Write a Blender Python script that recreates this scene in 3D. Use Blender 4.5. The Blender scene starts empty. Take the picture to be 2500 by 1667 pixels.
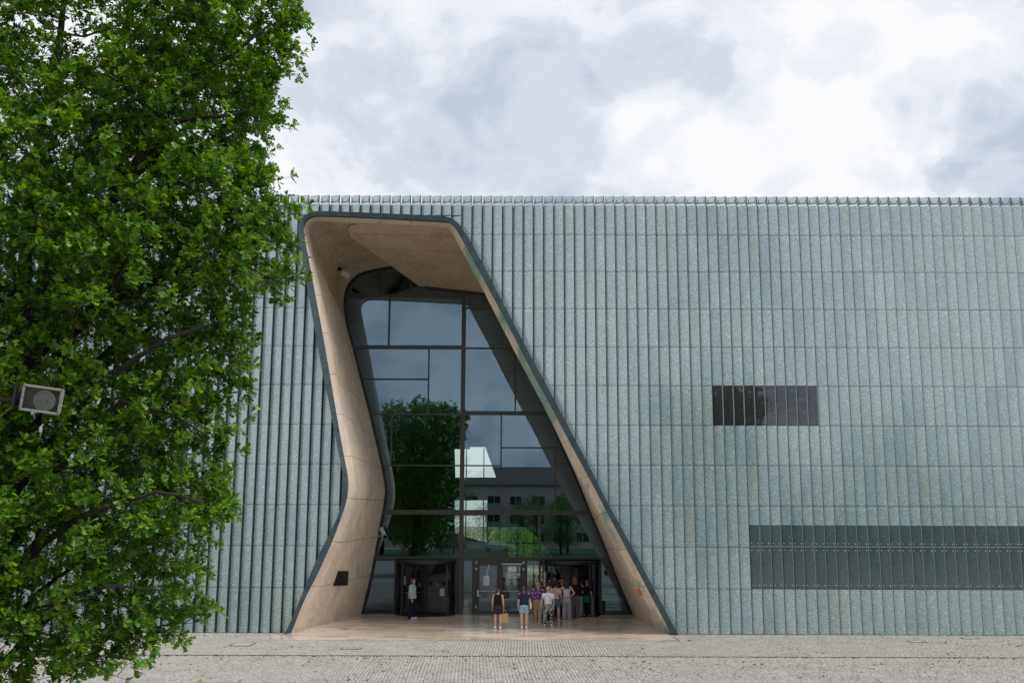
import bpy, math, random
import numpy as np
from math import sin, cos, tan, atan2, pi, radians, sqrt, floor, hypot
from mathutils import Vector, Matrix, noise as mnoise

random.seed(7); np.random.seed(7)
S = bpy.context.scene
COL = S.collection

# ------------------------------------------------------------------ camera
EYE = 4.4; PITCH = radians(10.11); ROLL = radians(0.19); LENS = 35.0
FPX = 2500 * LENS / 36.0
_r = Vector((cos(ROLL), -sin(PITCH) * sin(ROLL), cos(PITCH) * sin(ROLL)))
_u = Vector((-sin(ROLL), -sin(PITCH) * cos(ROLL), cos(PITCH) * cos(ROLL)))
_f = Vector((0, cos(PITCH), sin(PITCH)))
cam_d = bpy.data.cameras.new("camera"); cam = bpy.data.objects.new("camera", cam_d); COL.objects.link(cam)
cam_d.lens = LENS; cam_d.sensor_width = 36; cam_d.clip_start = .1; cam_d.clip_end = 2000
cam.matrix_world = Matrix(((_r.x, _u.x, -_f.x, 0), (_r.y, _u.y, -_f.y, 0), (_r.z, _u.z, -_f.z, EYE), (0, 0, 0, 1)))
S.camera = cam

# ------------------------------------------------------------------ sky, sun, exposure
W = bpy.data.worlds.new("World"); S.world = W; W.use_nodes = True
SUN_EL, SUN_AZ = radians(58), radians(112)        # azimuth clockwise from +Y (the facade looks to -Y)
def build_world():
    nt = W.node_tree; nt.nodes.clear(); N = nt.nodes.new; L = nt.links.new
    out = N("ShaderNodeOutputWorld"); bg = N("ShaderNodeBackground"); bg.inputs[1].default_value = .13
    sky = N("ShaderNodeTexSky"); sky.sky_type = 'NISHITA'; sky.sun_disc = False
    sky.sun_elevation = SUN_EL; sky.sun_rotation = SUN_AZ; sky.air_density = 1.2; sky.dust_density = 2.0
    tc = N("ShaderNodeTexCoord"); sep = N("ShaderNodeSeparateXYZ"); L(tc.outputs['Generated'], sep.inputs[0])
    def M(op, a, b=None):
        n = N("ShaderNodeMath"); n.operation = op
        for i, v in enumerate((a, b)):
            if v is None: continue
            if isinstance(v, (int, float)): n.inputs[i].default_value = v
            else: L(v, n.inputs[i])
        return n.outputs[0]
    zc = M('ADD', M('MAXIMUM', sep.outputs[2], 0.0), .55)
    cmb = N("ShaderNodeCombineXYZ"); L(M('DIVIDE', sep.outputs[0], zc), cmb.inputs[0]); L(M('DIVIDE', sep.outputs[1], zc), cmb.inputs[1])
    def noise(scale, detail, dist, off, rough=.55):
        mp = N("ShaderNodeMapping"); mp.inputs[1].default_value = off; L(cmb.outputs[0], mp.inputs[0])
        n = N("ShaderNodeTexNoise"); n.inputs['Scale'].default_value = scale; n.inputs['Detail'].default_value = detail
        n.inputs['Roughness'].default_value = rough; n.inputs['Distortion'].default_value = dist; L(mp.outputs[0], n.inputs[0]); return n.outputs[0]
    def ramp(fac, stops, interp='EASE'):
        r = N("ShaderNodeValToRGB"); r.color_ramp.interpolation = interp; e = r.color_ramp.elements
        while len(e) < len(stops): e.new(.5)
        for el, (p, c) in zip(e, stops): el.position = p; el.color = (c[0], c[1], c[2], 1)
        L(fac, r.inputs[0]); return r.outputs[0]
    big = noise(3.4, 9, .35, (2.2, 8.8, 0)); fine = noise(9.0, 9, .5, (0, 3, 0))
    d = M('ADD', M('MULTIPLY', big, .66), M('MULTIPLY', fine, .34))
    cloud = ramp(d, [(.385, (3.6, 4.0, 4.65)), (.455, (4.45, 4.8, 5.4)), (.515, (5.6, 5.8, 6.2)), (.57, (6.4, 6.45, 6.55))])
    thin = ramp(noise(.9, 5, .2, (7.7, 2.2, 0)), [(.40, (.80,) * 3), (.56, (.98,) * 3)])
    mix = N("ShaderNodeMix"); mix.data_type = 'RGBA'; L(thin, mix.inputs[0])
    L(sky.outputs[0], mix.inputs[6]); L(cloud, mix.inputs[7])
    L(mix.outputs[2], bg.inputs[0]); L(bg.outputs[0], out.inputs[0])
build_world()
sd = bpy.data.lights.new("sun", 'SUN'); sun = bpy.data.objects.new("sun", sd); COL.objects.link(sun)
sd.energy = 2.4; sd.angle = radians(28); sd.color = (1, .96, .9)
_sv = Vector((sin(SUN_AZ) * cos(SUN_EL), cos(SUN_AZ) * cos(SUN_EL), sin(SUN_EL)))
sun.rotation_euler = _sv.to_track_quat('Z', 'Y').to_euler()
S.view_settings.view_transform = 'Standard'; S.view_settings.look = 'None'; S.view_settings.exposure = 0.22
S.view_settings.gamma = 1; S.view_settings.use_curve_mapping = False
S.render.engine = 'CYCLES'
S.cycles.max_bounces = 8; S.cycles.transparent_max_bounces = 12; S.cycles.diffuse_bounces = 4; S.cycles.glossy_bounces = 4

# ------------------------------------------------------------------ measuring
def ray(px, py): return _f + _r * ((px - 1250) / FPX) - _u * ((py - 833.5) / FPX)
def onY(px, py, Y): d = ray(px, py); k = Y / d.y; return Vector((d.x * k, Y, EYE + d.z * k))
def onZ(px, py, Z=0.0): d = ray(px, py); k = (Z - EYE) / d.z; return Vector((d.x * k, d.y * k, Z))
D = 40.18          # facade plane
DG = 48.22         # glazing plane

# ------------------------------------------------------------------ object helpers
def mesh(name, V, Fc, mats=None, fm=None, smooth=False):
    me = bpy.data.meshes.new(name); me.from_pydata([tuple(v) for v in V], [], Fc)
    for m in (mats or []): me.materials.append(m)
    if fm: me.polygons.foreach_set('material_index', fm)
    if smooth: me.polygons.foreach_set('use_smooth', [True] * len(me.polygons))
    me.update(); return me
def obj(name, me, parent=None, loc=None, **props):
    o = bpy.data.objects.new(name, me); COL.objects.link(o)
    if parent is not None: o.parent = parent
    if loc is not None: o.location = loc
    for k, v in props.items(): o[k] = v
    return o
def empty(name, loc=(0, 0, 0), rz=0, **props):
    o = bpy.data.objects.new(name, None); COL.objects.link(o); o.location = loc; o.rotation_euler = (0, 0, rz)
    for k, v in props.items(): o[k] = v
    return o
def np_mesh(name, V, nper, Fidx, mats, smooth=False):
    """V (n,3); Fidx (m,nper) index array of equal sized polygons"""
    me = bpy.data.meshes.new(name); V = np.ascontiguousarray(V, dtype=np.float32)
    me.vertices.add(len(V)); me.vertices.foreach_set('co', V.ravel())
    Fidx = np.ascontiguousarray(Fidx, dtype=np.int32); m = len(Fidx)
    me.loops.add(m * nper); me.loops.foreach_set('vertex_index', Fidx.ravel())
    me.polygons.add(m); me.polygons.foreach_set('loop_start', np.arange(0, m * nper, nper, dtype=np.int32))
    for mt in mats: me.materials.append(mt)
    if smooth: me.polygons.foreach_set('use_smooth', np.ones(m, dtype=bool))
    me.update(calc_edges=True); return me
class MB:
    def __init__(s): s.V = []; s.F = []; s.M = []
    def add(s, V, F, m=0):
        b = len(s.V); s.V += [Vector(v) for v in V]; s.F += [tuple(i + b for i in f) for f in F]; s.M += [m] * len(F); return s
    def box(s, x0, x1, y0, y1, z0, z1, m=0, bev=0):
        if bev <= 0:
            V = [(x, y, z) for z in (z0, z1) for y in (y0, y1) for x in (x0, x1)]
            return s.add(V, [(0, 2, 3, 1), (4, 5, 7, 6), (0, 1, 5, 4), (2, 6, 7, 3), (0, 4, 6, 2), (1, 3, 7, 5)], m)
        import bmesh
        bm = bmesh.new(); bmesh.ops.create_cube(bm, size=1)
        for v in bm.verts: v.co = ((x0 + x1) / 2 + v.co.x * (x1 - x0), (y0 + y1) / 2 + v.co.y * (y1 - y0), (z0 + z1) / 2 + v.co.z * (z1 - z0))
        bmesh.ops.bevel(bm, geom=bm.edges[:], offset=bev, segments=2, affect='EDGES', profile=.6)
        bm.verts.index_update(); V = [v.co.copy() for v in bm.verts]; F = [tuple(v.index for v in f.verts) for f in bm.faces]; bm.free()
        return s.add(V, F, m)
    def bar(s, a, b, r, n=8, r2=None, m=0, caps=True):
        a = Vector(a); b = Vector(b); r2 = r if r2 is None else r2
        q = (b - a).to_track_quat('Z', 'Y'); V = []
        for p, rr in ((a, r), (b, r2)):
            for i in range(n):
                t = 2 * pi * i / n; V.append(p + q @ Vector((rr * cos(t), rr * sin(t), 0)))
        F = [(i, (i + 1) % n, n + (i + 1) % n, n + i) for i in range(n)]
        if caps: F += [tuple(range(n - 1, -1, -1)), tuple(range(n, 2 * n))]
        return s.add(V, F, m)
    def beam(s, a, b, w, y0, y1, m=0):
        """flat rectangular bar in an XZ plane from a to b (x,z), width w"""
        ax, az = a; bx, bz = b; L = hypot(bx - ax, bz - az); nx, nz = -(bz - az) / L * w / 2, (bx - ax) / L * w / 2
        P = [(ax + nx, az + nz), (bx + nx, bz + nz), (bx - nx, bz - nz), (ax - nx, az - nz)]
        V = [(x, y, z) for y in (y0, y1) for x, z in P]
        return s.add(V, [(0, 1, 2, 3), (7, 6, 5, 4), (0, 4, 5, 1), (1, 5, 6, 2), (2, 6, 7, 3), (3, 7, 4, 0)], m)
    def lathe(s, prof, n=20, c=(0, 0, 0), m=0):
        V = [(c[0] + r * cos(2 * pi * i / n), c[1] + r * sin(2 * pi * i / n), c[2] + z) for r, z in prof for i in range(n)]
        F = [(k * n + i, k * n + (i + 1) % n, (k + 1) * n + (i + 1) % n, (k + 1) * n + i) for k in range(len(prof) - 1) for i in range(n)]
        F += [tuple(range(n - 1, -1, -1)), tuple((len(prof) - 1) * n + i for i in range(n))]
        return s.add(V, F, m)
    def me(s, name, mats, smooth=False): return mesh(name, s.V, s.F, mats if isinstance(mats, (list, tuple)) else [mats], s.M, smooth)
    def build(s, name, mats, parent=None, smooth=False, loc=None, **p): return obj(name, s.me(name, mats, smooth), parent, loc, **p)

# ------------------------------------------------------------------ materials
class NT:
    def __init__(s, name):
        s.m = bpy.data.materials.new(name); s.m.use_nodes = True; s.t = s.m.node_tree; s.t.nodes.clear()
        s.out = s.t.nodes.new("ShaderNodeOutputMaterial")
    def n(s, typ, ins=None, **kw):
        k = s.t.nodes.new("ShaderNode" + typ)
        for a, v in kw.items(): setattr(k, a, v)
        for i, v in (ins or {}).items():
            if hasattr(v, 'is_output'): s.t.links.new(v, k.inputs[i])
            else: k.inputs[i].default_value = v
        return k
    def geo(s, o='Position'): return s.n("NewGeometry").outputs[o]
    def obj(s): return s.n("TexCoord").outputs['Object']
    def mapp(s, v, scale=(1, 1, 1), rot=(0, 0, 0), loc=(0, 0, 0)): return s.n("Mapping", {0: v, 1: loc, 2: rot, 3: scale}).outputs[0]
    def noise(s, v, scale, detail=4, rough=.55, dist=0): return s.n("TexNoise", {'Vector': v, 'Scale': scale, 'Detail': detail, 'Roughness': rough, 'Distortion': dist}).outputs[0]
    def ramp(s, f, stops, interp='LINEAR'):
        r = s.n("ValToRGB", {0: f}); r.color_ramp.interpolation = interp; e = r.color_ramp.elements
        while len(e) < len(stops): e.new(.5)
        for el, (p, c) in zip(e, stops):
            if not hasattr(c, '__len__'): c = (c, c, c)
            el.position = p; el.color = (*c, 1)
        return r.outputs[0]
    def mix(s, f, a, b, mode='MIX'):
        k = s.n("Mix", data_type='RGBA', blend_type=mode)
        for i, v in ((0, f), (6, a), (7, b)):
            if hasattr(v, 'is_output'): s.t.links.new(v, k.inputs[i])
            elif i: k.inputs[i].default_value = (*v, 1) if len(v) == 3 else v
            else: k.inputs[i].default_value = v
        return k.outputs[2]
    def math(s, op, a, b=0.0, c=0.0): return s.n("Math", {0: a, 1: b, 2: c}, operation=op).outputs[0]
    def bump(s, h, st, dist=.01): return s.n("Bump", {'Height': h, 'Strength': st, 'Distance': dist}).outputs[0]
    def pbr(s, col, rough=.6, bump=None, spec=.5, ior=1.5, metal=0.0, **kw):
        ins = {'Base Color': col if hasattr(col, 'is_output') else (*col, 1), 'Roughness': rough, 'IOR': ior, 'Specular IOR Level': spec, 'Metallic': metal}
        if bump is not None: ins['Normal'] = bump
        ins.update(kw); return s.n("BsdfPrincipled", ins).outputs[0]
    def end(s, sh): s.t.links.new(sh, s.out.inputs[0]); return s.m

def plain(name, c, rough=.6, metal=0.0, var=.15, scale=20, spec=.5):
    t = NT(name); f = t.noise(t.obj(), scale, 3)
    lo = tuple(x * (1 - var) for x in c); hi = tuple(min(1, x * (1 + var)) for x in c)
    return t.end(t.pbr(t.ramp(f, [(.3, lo), (.7, hi)]), rough, metal=metal, spec=spec))

PITCHX = 0.42825; X0 = -13.713
def glass_print(name, light, dark, refl_spec=1.0, base_mix=.66):
    t = NT(name); p = t.geo()
    # silk screened squiggles
    v = t.mapp(p, (1, .0, 1)); w = t.noise(v, 11, 3, .65, 1.8)
    sq = t.ramp(w, [(.40, 0), (.46, 1), (.54, 1), (.60, 0)])
    # tone of each pane from its own cell
    sep = t.n("SeparateXYZ", {0: p})
    cx = t.math('FLOOR', t.math('DIVIDE', t.math('SUBTRACT', sep.outputs[0], X0), PITCHX)); cz = t.math('FLOOR', t.math('DIVIDE', t.math('SUBTRACT', sep.outputs[2], .13), 1.602))
    wn = t.n("TexWhiteNoise", {'Vector': t.n("CombineXYZ", {0: cx, 1: cz}).outputs[0]}, noise_dimensions='2D')
    dirt = t.noise(t.mapp(p, (1.2, 1, .25)), 1.3, 5)
    c = t.mix(t.math('MULTIPLY', sq, base_mix), light, dark)
    c = t.mix(.75, c, t.ramp(wn.outputs[0], [(0, (.74, .82, .88)), (.35, (.92, .96, 1.0)), (.7, (1.0, 1.0, .98)), (1, (.97, .92, .87))]), 'MULTIPLY')
    c = t.mix(.8, c, t.ramp(dirt, [(.3, (.78, .8, .78)), (.6, (1, 1, 1))]), 'MULTIPLY')
    return t.end(t.pbr(c, .15, t.bump(t.noise(p, .9, 2), .05, .02), refl_spec, 1.8))
M_PANEL = glass_print("printed_glass", (.62, .76, .765), (.15, .235, .245))
M_PANEL_DARK = glass_print("printed_glass_over_window", (.13, .19, .20), (.028, .048, .054), .5)
def parapet_glass():
    t = NT("parapet_glass"); p = t.geo(); w = t.noise(t.mapp(p, (1, 0, 1)), 16, 2, .6, 1.5)
    return t.end(t.n("MixShader", {0: t.ramp(w, [(.4, .30), (.5, .55), (.6, .30)]), 1: t.n("BsdfTransparent", {0: (.86, .91, .92, 1)}).outputs[0], 2: t.pbr((.55, .63, .64), .15)}).outputs[0])
M_PARAPET = parapet_glass()
def clear_glass(name, tint, refl):
    t = NT(name); fr = t.n("Fresnel", {0: 1.55}).outputs[0]
    f = t.math('ADD', t.math('MULTIPLY', fr, .8), refl)
    b = t.bump(t.noise(t.geo(), .35, 1), .02, .05)
    return t.end(t.n("MixShader", {0: f, 1: t.n("BsdfTransparent", {0: (*tint, 1)}).outputs[0], 2: t.n("BsdfGlossy", {0: (.60, .80, 1.0, 1), 1: 0.0, 'Normal': b}).outputs[0]}).outputs[0])
M_GLASS = clear_glass("hall_glass", (.84, .92, .88), .115)
M_GLASS_DOOR = clear_glass("door_glass", (.86, .9, .88), .045)
M_BOLT = plain("steel_bolt", (.75, .75, .74), .3, .3)
M_DARKSTEEL = plain("dark_window_steel", (.040, .036, .036), .45, 0, .2, 8)
M_BLACK = plain("black_metal", (.012, .012, .013), .45)
M_VOID = plain("dark_cavity", (.02, .021, .022), .8)
M_FIN = plain("dark_panel_return", (.022, .026, .028), .5)
M_STEEL = plain("brushed_steel", (.5, .5, .5), .3, .9)
def copper():
    t = NT("patinated_copper"); p = t.geo(); a = t.noise(p, 2.2, 6); b = t.noise(p, 40, 3)
    c = t.ramp(a, [(.3, (.030, .048, .060)), (.55, (.052, .085, .10)), (.75, (.066, .076, .084))])
    return t.end(t.pbr(t.mix(.5, c, t.ramp(b, [(.3, (.6,) * 3), (.7, (1.15,) * 3)]), 'MULTIPLY'), .55, t.bump(b, .2), .5))
M_COPPER = copper()
def stone_band(name, streak):
    t = NT(name); p = t.geo(); a = t.noise(p, 1.1, 6); b = t.noise(p, 30, 4); st = t.noise(t.mapp(p, (2.2, 1, .5)), 1.6, 5, .6)
    c = t.ramp(a, [(.3, (.67, .565, .46)), (.7, (.79, .69, .58))])
    if streak: c = t.mix(t.ramp(t.noise(t.mapp(p, (1, .2, .30)), 1.9, 4), [(.46, 0), (.57, .9)]), c, (.27, .42, .36))
    c = t.mix(.5, c, t.ramp(st, [(.35, (.72, .70, .66)), (.6, (1, 1, 1))]), 'MULTIPLY')
    return t.end(t.pbr(c, .75, t.bump(b, .25, .01), .3))
M_BAND = stone_band("sandstone_band", False); M_BANDG = stone_band("sandstone_band_green_streaks", True)
def reveal(name, lo, hi):
    t = NT(name); p = t.geo()
    gr = t.noise(t.mapp(p, (9, .8, .25), (0, .5, 0)), 2.0, 5, .6); a = t.noise(p, .5, 5); b = t.noise(p, 26, 3)
    c = t.ramp(a, [(.3, lo), (.7, hi)])
    c = t.mix(.8, c, t.ramp(t.noise(t.mapp(p, (1, .7, .55)), 1.5, 7, .65, .6), [(.34, (.78, .75, .70)), (.52, (1, 1, 1)), (.72, (1.06, 1.05, 1.03))]), 'MULTIPLY')
    c = t.mix(.6, c, t.ramp(gr, [(.32, (.80, .77, .72)), (.6, (1.04, 1.03, 1.02))]), 'MULTIPLY')
    return t.end(t.pbr(c, .7, t.bump(b, .2, .01), .3))
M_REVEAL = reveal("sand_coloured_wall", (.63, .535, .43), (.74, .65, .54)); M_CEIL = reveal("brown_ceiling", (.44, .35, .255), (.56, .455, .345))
def tiles():
    t = NT("travertine_tile"); p = t.geo(); r = t.geo('Random Per Island')
    c = t.ramp(r, [(0, (.48, .375, .295)), (.3, (.62, .51, .42)), (.65, (.70, .595, .505)), (1, (.76, .68, .60))])
    g = t.noise(t.mapp(p, (.7, 6, 1)), 2.5, 6, .6); big = t.noise(p, .4, 3)
    c = t.mix(.6, c, t.ramp(g, [(.35, (.74, .7, .66)), (.6, (1, 1, 1))]), 'MULTIPLY')
    ro = t.ramp(big, [(.35, .12), (.65, .24)])
    return t.end(t.pbr(c, ro, None, .6, 1.55))
M_TILE = tiles()
def cobble():
    t = NT("granite_cobble"); r = t.geo('Random Per Island'); p = t.geo()
    c = t.ramp(r, [(0, (.30, .29, .268)), (.25, (.355, .342, .318)), (.6, (.40, .387, .36)), (.85, (.44, .427, .40)), (1, (.39, .35, .30))])
    g = t.noise(p, 1.1, 6); k = t.noise(p, 60, 3)
    c = t.mix(.7, c, t.ramp(g, [(.3, (.78, .77, .73)), (.65, (1.04, 1.03, 1.02))]), 'MULTIPLY')
    return t.end(t.pbr(c, .8, t.bump(k, .3, .01), .3))
M_COBBLE = cobble()
def ground():
    t = NT("sandy_joint_ground"); p = t.geo(); g = t.noise(p, 2.5, 5); far = t.n("TexBrick", {'Vector': t.mapp(p, (8, 8, 8)), 'Color1': (.38, .36, .33, 1), 'Color2': (.45, .43, .40, 1), 'Mortar': (.2, .19, .15, 1), 'Scale': 1.0, 'Mortar Size': .03}).outputs[0]
    c = t.ramp(g, [(.35, (.21, .20, .15)), (.6, (.15, .175, .08))])
    sy = t.n("SeparateXYZ", {0: p}).outputs[1]
    near = t.math('GREATER_THAN', sy, 24.4)
    return t.end(t.pbr(t.mix(near, far, c), .9))
M_GROUND = ground()
def leafmat(name, cols, transl=.22, trc=1.7):
    t = NT(name); r = t.geo('Random Per Island'); g = t.noise(t.geo(), .9, 3)
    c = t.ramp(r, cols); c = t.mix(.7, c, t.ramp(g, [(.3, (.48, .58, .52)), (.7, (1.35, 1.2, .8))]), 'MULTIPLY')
    d = t.pbr(c, .42, None, .35)
    tr = t.n("BsdfTranslucent", {0: t.mix(1.0, c, (1.5 * trc, 1.5 * trc, .5 * trc), 'MULTIPLY')}).outputs[0]
    return t.end(t.n("MixShader", {0: transl, 1: d, 2: tr}).outputs[0])
M_LEAF = leafmat("oak_leaf", [(0, (.024, .068, .009)), (.35, (.056, .142, .011)), (.72, (.112, .238, .014)), (.985, (.18, .32, .018)), (1, (.26, .20, .03))])
M_LEAF2 = leafmat("far_leaf", [(0, (.03, .085, .012)), (.6, (.06, .14, .02)), (1, (.11, .2, .03))])
def bark():
    t = NT("oak_bark"); p = t.geo(); n = t.noise(t.mapp(p, (8, 8, 1.2)), 3, 6)
    return t.end(t.pbr(t.ramp(n, [(.3, (.014, .011, .009)), (.7, (.055, .046, .038))]), .9, t.bump(n, .6, .03), .2))
M_BARK = bark()

# ================================================================== PORTAL OUTLINES (measured on the photograph, then set on real planes)
def sec(pts): return [Vector((x, y)) for x, y in pts]
A_ = [sec([(694, 1549), (713.7, 1508), (743, 1435), (774, 1362), (801, 1308), (819, 1276), (833.5, 1238), (840, 1187)]),
      sec([(840, 1187), (836.7, 1155), (827, 1107), (812.8, 1037), (800, 964), (792, 936), (773, 831), (752.6, 716), (732, 607.5), (726, 563)]),
      sec([(726, 563), (728, 546), (735, 532), (748, 521), (770, 514.4)]),
      sec([(770, 514.4), (891, 519), (1019, 524.6), (1085, 528)]),
      sec([(1085, 528), (1100, 531), (1113, 539), (1127, 555)]),
      sec([(1127, 555), (1152.7, 594.8), (1178, 642.6), (1226, 735), (1274, 827.5), (1312.5, 900), (1353, 974), (1403, 1071), (1431, 1122), (1482, 1224), (1523, 1298), (1540, 1330), (1596, 1435), (1656, 1549)])]
B_ = [sec([(709, 1547), (744, 1456.5), (765.6, 1419), (789, 1369), (815, 1310), (832, 1262), (847, 1222), (851, 1187)]),
      sec([(851, 1187), (849.4, 1164.6), (836.7, 1104), (819, 1002), (808, 936), (789, 827), (771.7, 735), (752.6, 633), (740, 566)]),
      sec([(740, 566), (740, 549), (745.5, 537), (757, 528.5), (776.5, 525.6)]),
      sec([(776.5, 525.6), (891, 529.5), (1019, 536.7), (1080, 539.5)]),
      sec([(1080, 539.5), (1094, 541.5), (1104, 547), (1114, 558)]),
      sec([(1114, 558), (1146, 617), (1191, 700), (1242, 795.6), (1299, 907), (1334, 971), (1385, 1067), (1408, 1110), (1462, 1210), (1481, 1248), (1513, 1307), (1540, 1359), (1569, 1413), (1598, 1469), (1640, 1547)])]
C_ = [sec([(727, 1545), (754, 1487), (780, 1430.6), (815, 1360), (832, 1322), (849, 1268), (862, 1225), (868, 1190)]),
      sec([(868, 1190), (867.6, 1177), (860.6, 1123), (848, 1059), (835, 1002), (820, 920), (802, 815), (783, 709.5), (765, 630), (753.6, 567)]),
      sec([(753.6, 567), (754, 555), (760, 545.5), (766, 541.5), (776, 540)]),
      sec([(776, 540), (891, 545), (1019, 551), (1078, 553.5)]),
      sec([(1078, 553.5), (1090, 556), (1099, 562), (1108, 575.6)]),
      sec([(1108, 575.6), (1146, 646), (1178, 706), (1242, 831), (1299, 939), (1326.5, 989), (1372.4, 1084), (1393, 1124.5), (1428.6, 1188), (1464, 1254.6), (1511, 1341.5), (1558, 1432), (1591.5, 1495.5), (1619, 1546)])]
G_ = [sec([(882, 1500), (905, 1404.6), (916.6, 1343), (928.4, 1277), (936, 1240), (940.5, 1200)]),
      sec([(940.5, 1200), (939, 1180), (931, 1136), (902, 1011.6), (873, 900), (866, 870), (852, 820), (843, 783), (839, 740)]),
      sec([(839, 740), (841, 712), (856, 684), (878.5, 666.5), (917, 657)]),
      None,
      sec([(1203, 718), (1209, 719), (1214, 723), (1220, 733)]),
      sec([(1220, 733), (1300, 910), (1375, 1089), (1411, 1170), (1441, 1245), (1467, 1306), (1495.5, 1379.5), (1518, 1435), (1546, 1500)])]
NS = [20, 40, 14, 12, 10, 60]
def resamp(pts, n):
    L = [0]
    for a, b in zip(pts, pts[1:]): L.append(L[-1] + (b - a).length)
    out = []
    for i in range(n + 1):
        t = L[-1] * i / n; k = 0
        while k < len(L) - 2 and L[k + 1] < t: k += 1
        u = (t - L[k]) / max(1e-9, L[k + 1] - L[k]); out.append(pts[k].lerp(pts[k + 1], u))
    return out
def smooth2(pts, it=2):
    for _ in range(it): pts = [pts[0]] + [(pts[i - 1] + pts[i] * 2 + pts[i + 1]) / 4 for i in range(1, len(pts) - 1)] + [pts[-1]]
    return pts
def curve(secs, Y):
    """whole outline on plane Y as list of Vector; joints between sections shared"""
    P = []
    for s_, n in zip(secs, NS):
        r = resamp(s_, n); P += r if not P else r[1:]
    P = smooth2(P, 3)
    return [onY(p.x, p.y, Y) for p in P]
YA, YB, YC = D - .22, D - .16, D + .85
CA, CB, CC = curve(A_, YA), curve(B_, YB), curve(C_, YC)
for c in (CA, CB, CC): c[0].z = c[-1].z = 0.0
CUM = [0]
for n in NS: CUM.append(CUM[-1] + n)
NP = CUM[-1]
G3 = [onY(917, 657, DG), onY(1000, 643, DG)]                      # vault edge at the glass
G4 = [onY(1022, 698, DG), onY(1203, 718, DG)]                     # facet edge at the glass
def gsec(i):
    return [onY(p.x, p.y, DG) for p in smooth2(resamp(G_[i], NS[i]), 2)]
CG = gsec(0) + gsec(1)[1:] + gsec(2)[1:]
IFOLD = CUM[3] + 4
top = [G3[0].lerp(G3[1], k / 4) for k in range(1, 5)] + [G4[0].lerp(G4[1], k / (NS[3] - 4)) for k in range(1, NS[3] - 4 + 1)]
CG += top + gsec(4)[1:] + gsec(5)[1:]
CG[0].z = CG[-1].z = 0.0
# opening, as two monotone walls x_left(z), x_right(z), taken mid way under the copper frame
MID = [(a + b) / 2 for a, b in zip(CA, CB)]
def opening(z, pts=MID):
    xs = []
    for a, b in zip(pts, pts[1:]):
        if (a.z - z) * (b.z - z) <= 0 and abs(a.z - b.z) > 1e-6:
            xs.append(a.x + (b.x - a.x) * (z - a.z) / (b.z - a.z))
    if len(xs) < 2: return None
    return min(xs), max(xs)

# ================================================================== MUSEUM
museum = empty("museum_building", (0, D, 0), label="long museum clad in printed grey-green glass panels with a tall slanted sandstone entrance", category="museum")
def MO(v): return Vector((v[0], v[1] - D, v[2]))       # to museum space
ROWZ = [0.0, 1.735, 3.345, 4.955, 6.56, 8.165, 9.775, 11.375, 12.965, 14.55, 16.13, 17.43]
XL, XR = -27.0, 31.0
PD = .15      # saw tooth depth
GAPX, GAPZ = .045, .018
K0, K1 = int(floor((XL - X0) / PITCHX)), int(floor((XR - X0) / PITCHX))
KD0 = int(round((onY(1826, 1350, D).x - X0) / PITCHX)); ZD = onY(1826, 1281, D).z     # dark ribbon window
KW0 = int(round((onY(1734, 985, D).x - X0) / PITCHX)); KW1 = KW0 + 10                   # clear window, ten panes
WROW = 5
def pan_xy(k, s):  # s 0 = recessed left end, 1 = proud right end
    x = X0 + k * PITCHX; return x + GAPX + s * (PITCHX - GAPX), PD * (1 - s)
def slab(mb, x0, x1, k, z0, z1, m=0):
    """piece of column k between x0..x1 (clipped), z0..z1: plate 14 mm thick, front on the saw tooth"""
    xa, xb = pan_xy(k, 0)[0], pan_xy(k, 1)[0]
    def yy(x): return PD * (1 - (x - xa) / (xb - xa))
    t = .014
    z0 = z0 if hasattr(z0, '__len__') else (z0, z0)
    V = [(x0[0], yy(x0[0]), z0[0]), (x1[0], yy(x1[0]), z0[1]), (x1[1], yy(x1[1]), z1), (x0[1], yy(x0[1]), z1)]
    V += [(a, b + t, c) for a, b, c in V]
    mb.add(V, [(0, 1, 2, 3), (7, 6, 5, 4), (0, 4, 5, 1), (1, 5, 6, 2), (2, 6, 7, 3), (3, 7, 4, 0)], m)
def proj_px(x, y, z):
    v = Vector((x, y, z - EYE)); d = v.dot(_f); return 1250 + FPX * v.dot(_r) / d, 833.5 - FPX * v.dot(_u) / d
singles, rest, bolts, returns, backs = [], MB(), [], MB(), MB()
def panel_pieces(mb, k, z0, z1):
    """returns 'full', 'cut' or 'none' and fills mb"""
    xa, xb = pan_xy(k, 0)[0], pan_xy(k, 1)[0]
    dk = lambda z: 1 if (k >= KD0 and 1.735 - .01 <= z < ZD) else 0
    hit = False; n = 30
    for i in range(n + 1):
        o = opening(z0 + (z1 - z0) * i / n)
        if o and o[0] < xb and o[1] > xa: hit = True; break
    if not hit:
        if k >= KD0 and z0 < ZD < z1:
            slab(mb, (xa, xa), (xb, xb), k, z0, ZD, 1); slab(mb, (xa, xa), (xb, xb), k, ZD, z1, 0)
        else: slab(mb, (xa, xa), (xb, xb), k, z0, z1, dk((z0 + z1) / 2))
        return 'full'
    for i in range(n):
        a, b = z0 + (z1 - z0) * i / n, z0 + (z1 - z0) * (i + 1) / n
        oa, ob = opening(a), opening(b)
        if oa is None or ob is None:
            if oa is None and ob is None: slab(mb, (xa, xa), (xb, xb), k, a, b)
            continue
        la, lb = min(xb, oa[0]), min(xb, ob[0])
        if la > xa + .004 or lb > xa + .004: slab(mb, (xa, xa), (max(la, xa), max(lb, xa)), k, a, b)
        ra, rb = max(xa, oa[1]), max(xa, ob[1])
        if ra < xb - .004 or rb < xb - .004: slab(mb, (min(ra, xb), min(rb, xb)), (xb, xb), k, a, b)
    return 'cut'
cand = []
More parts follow.
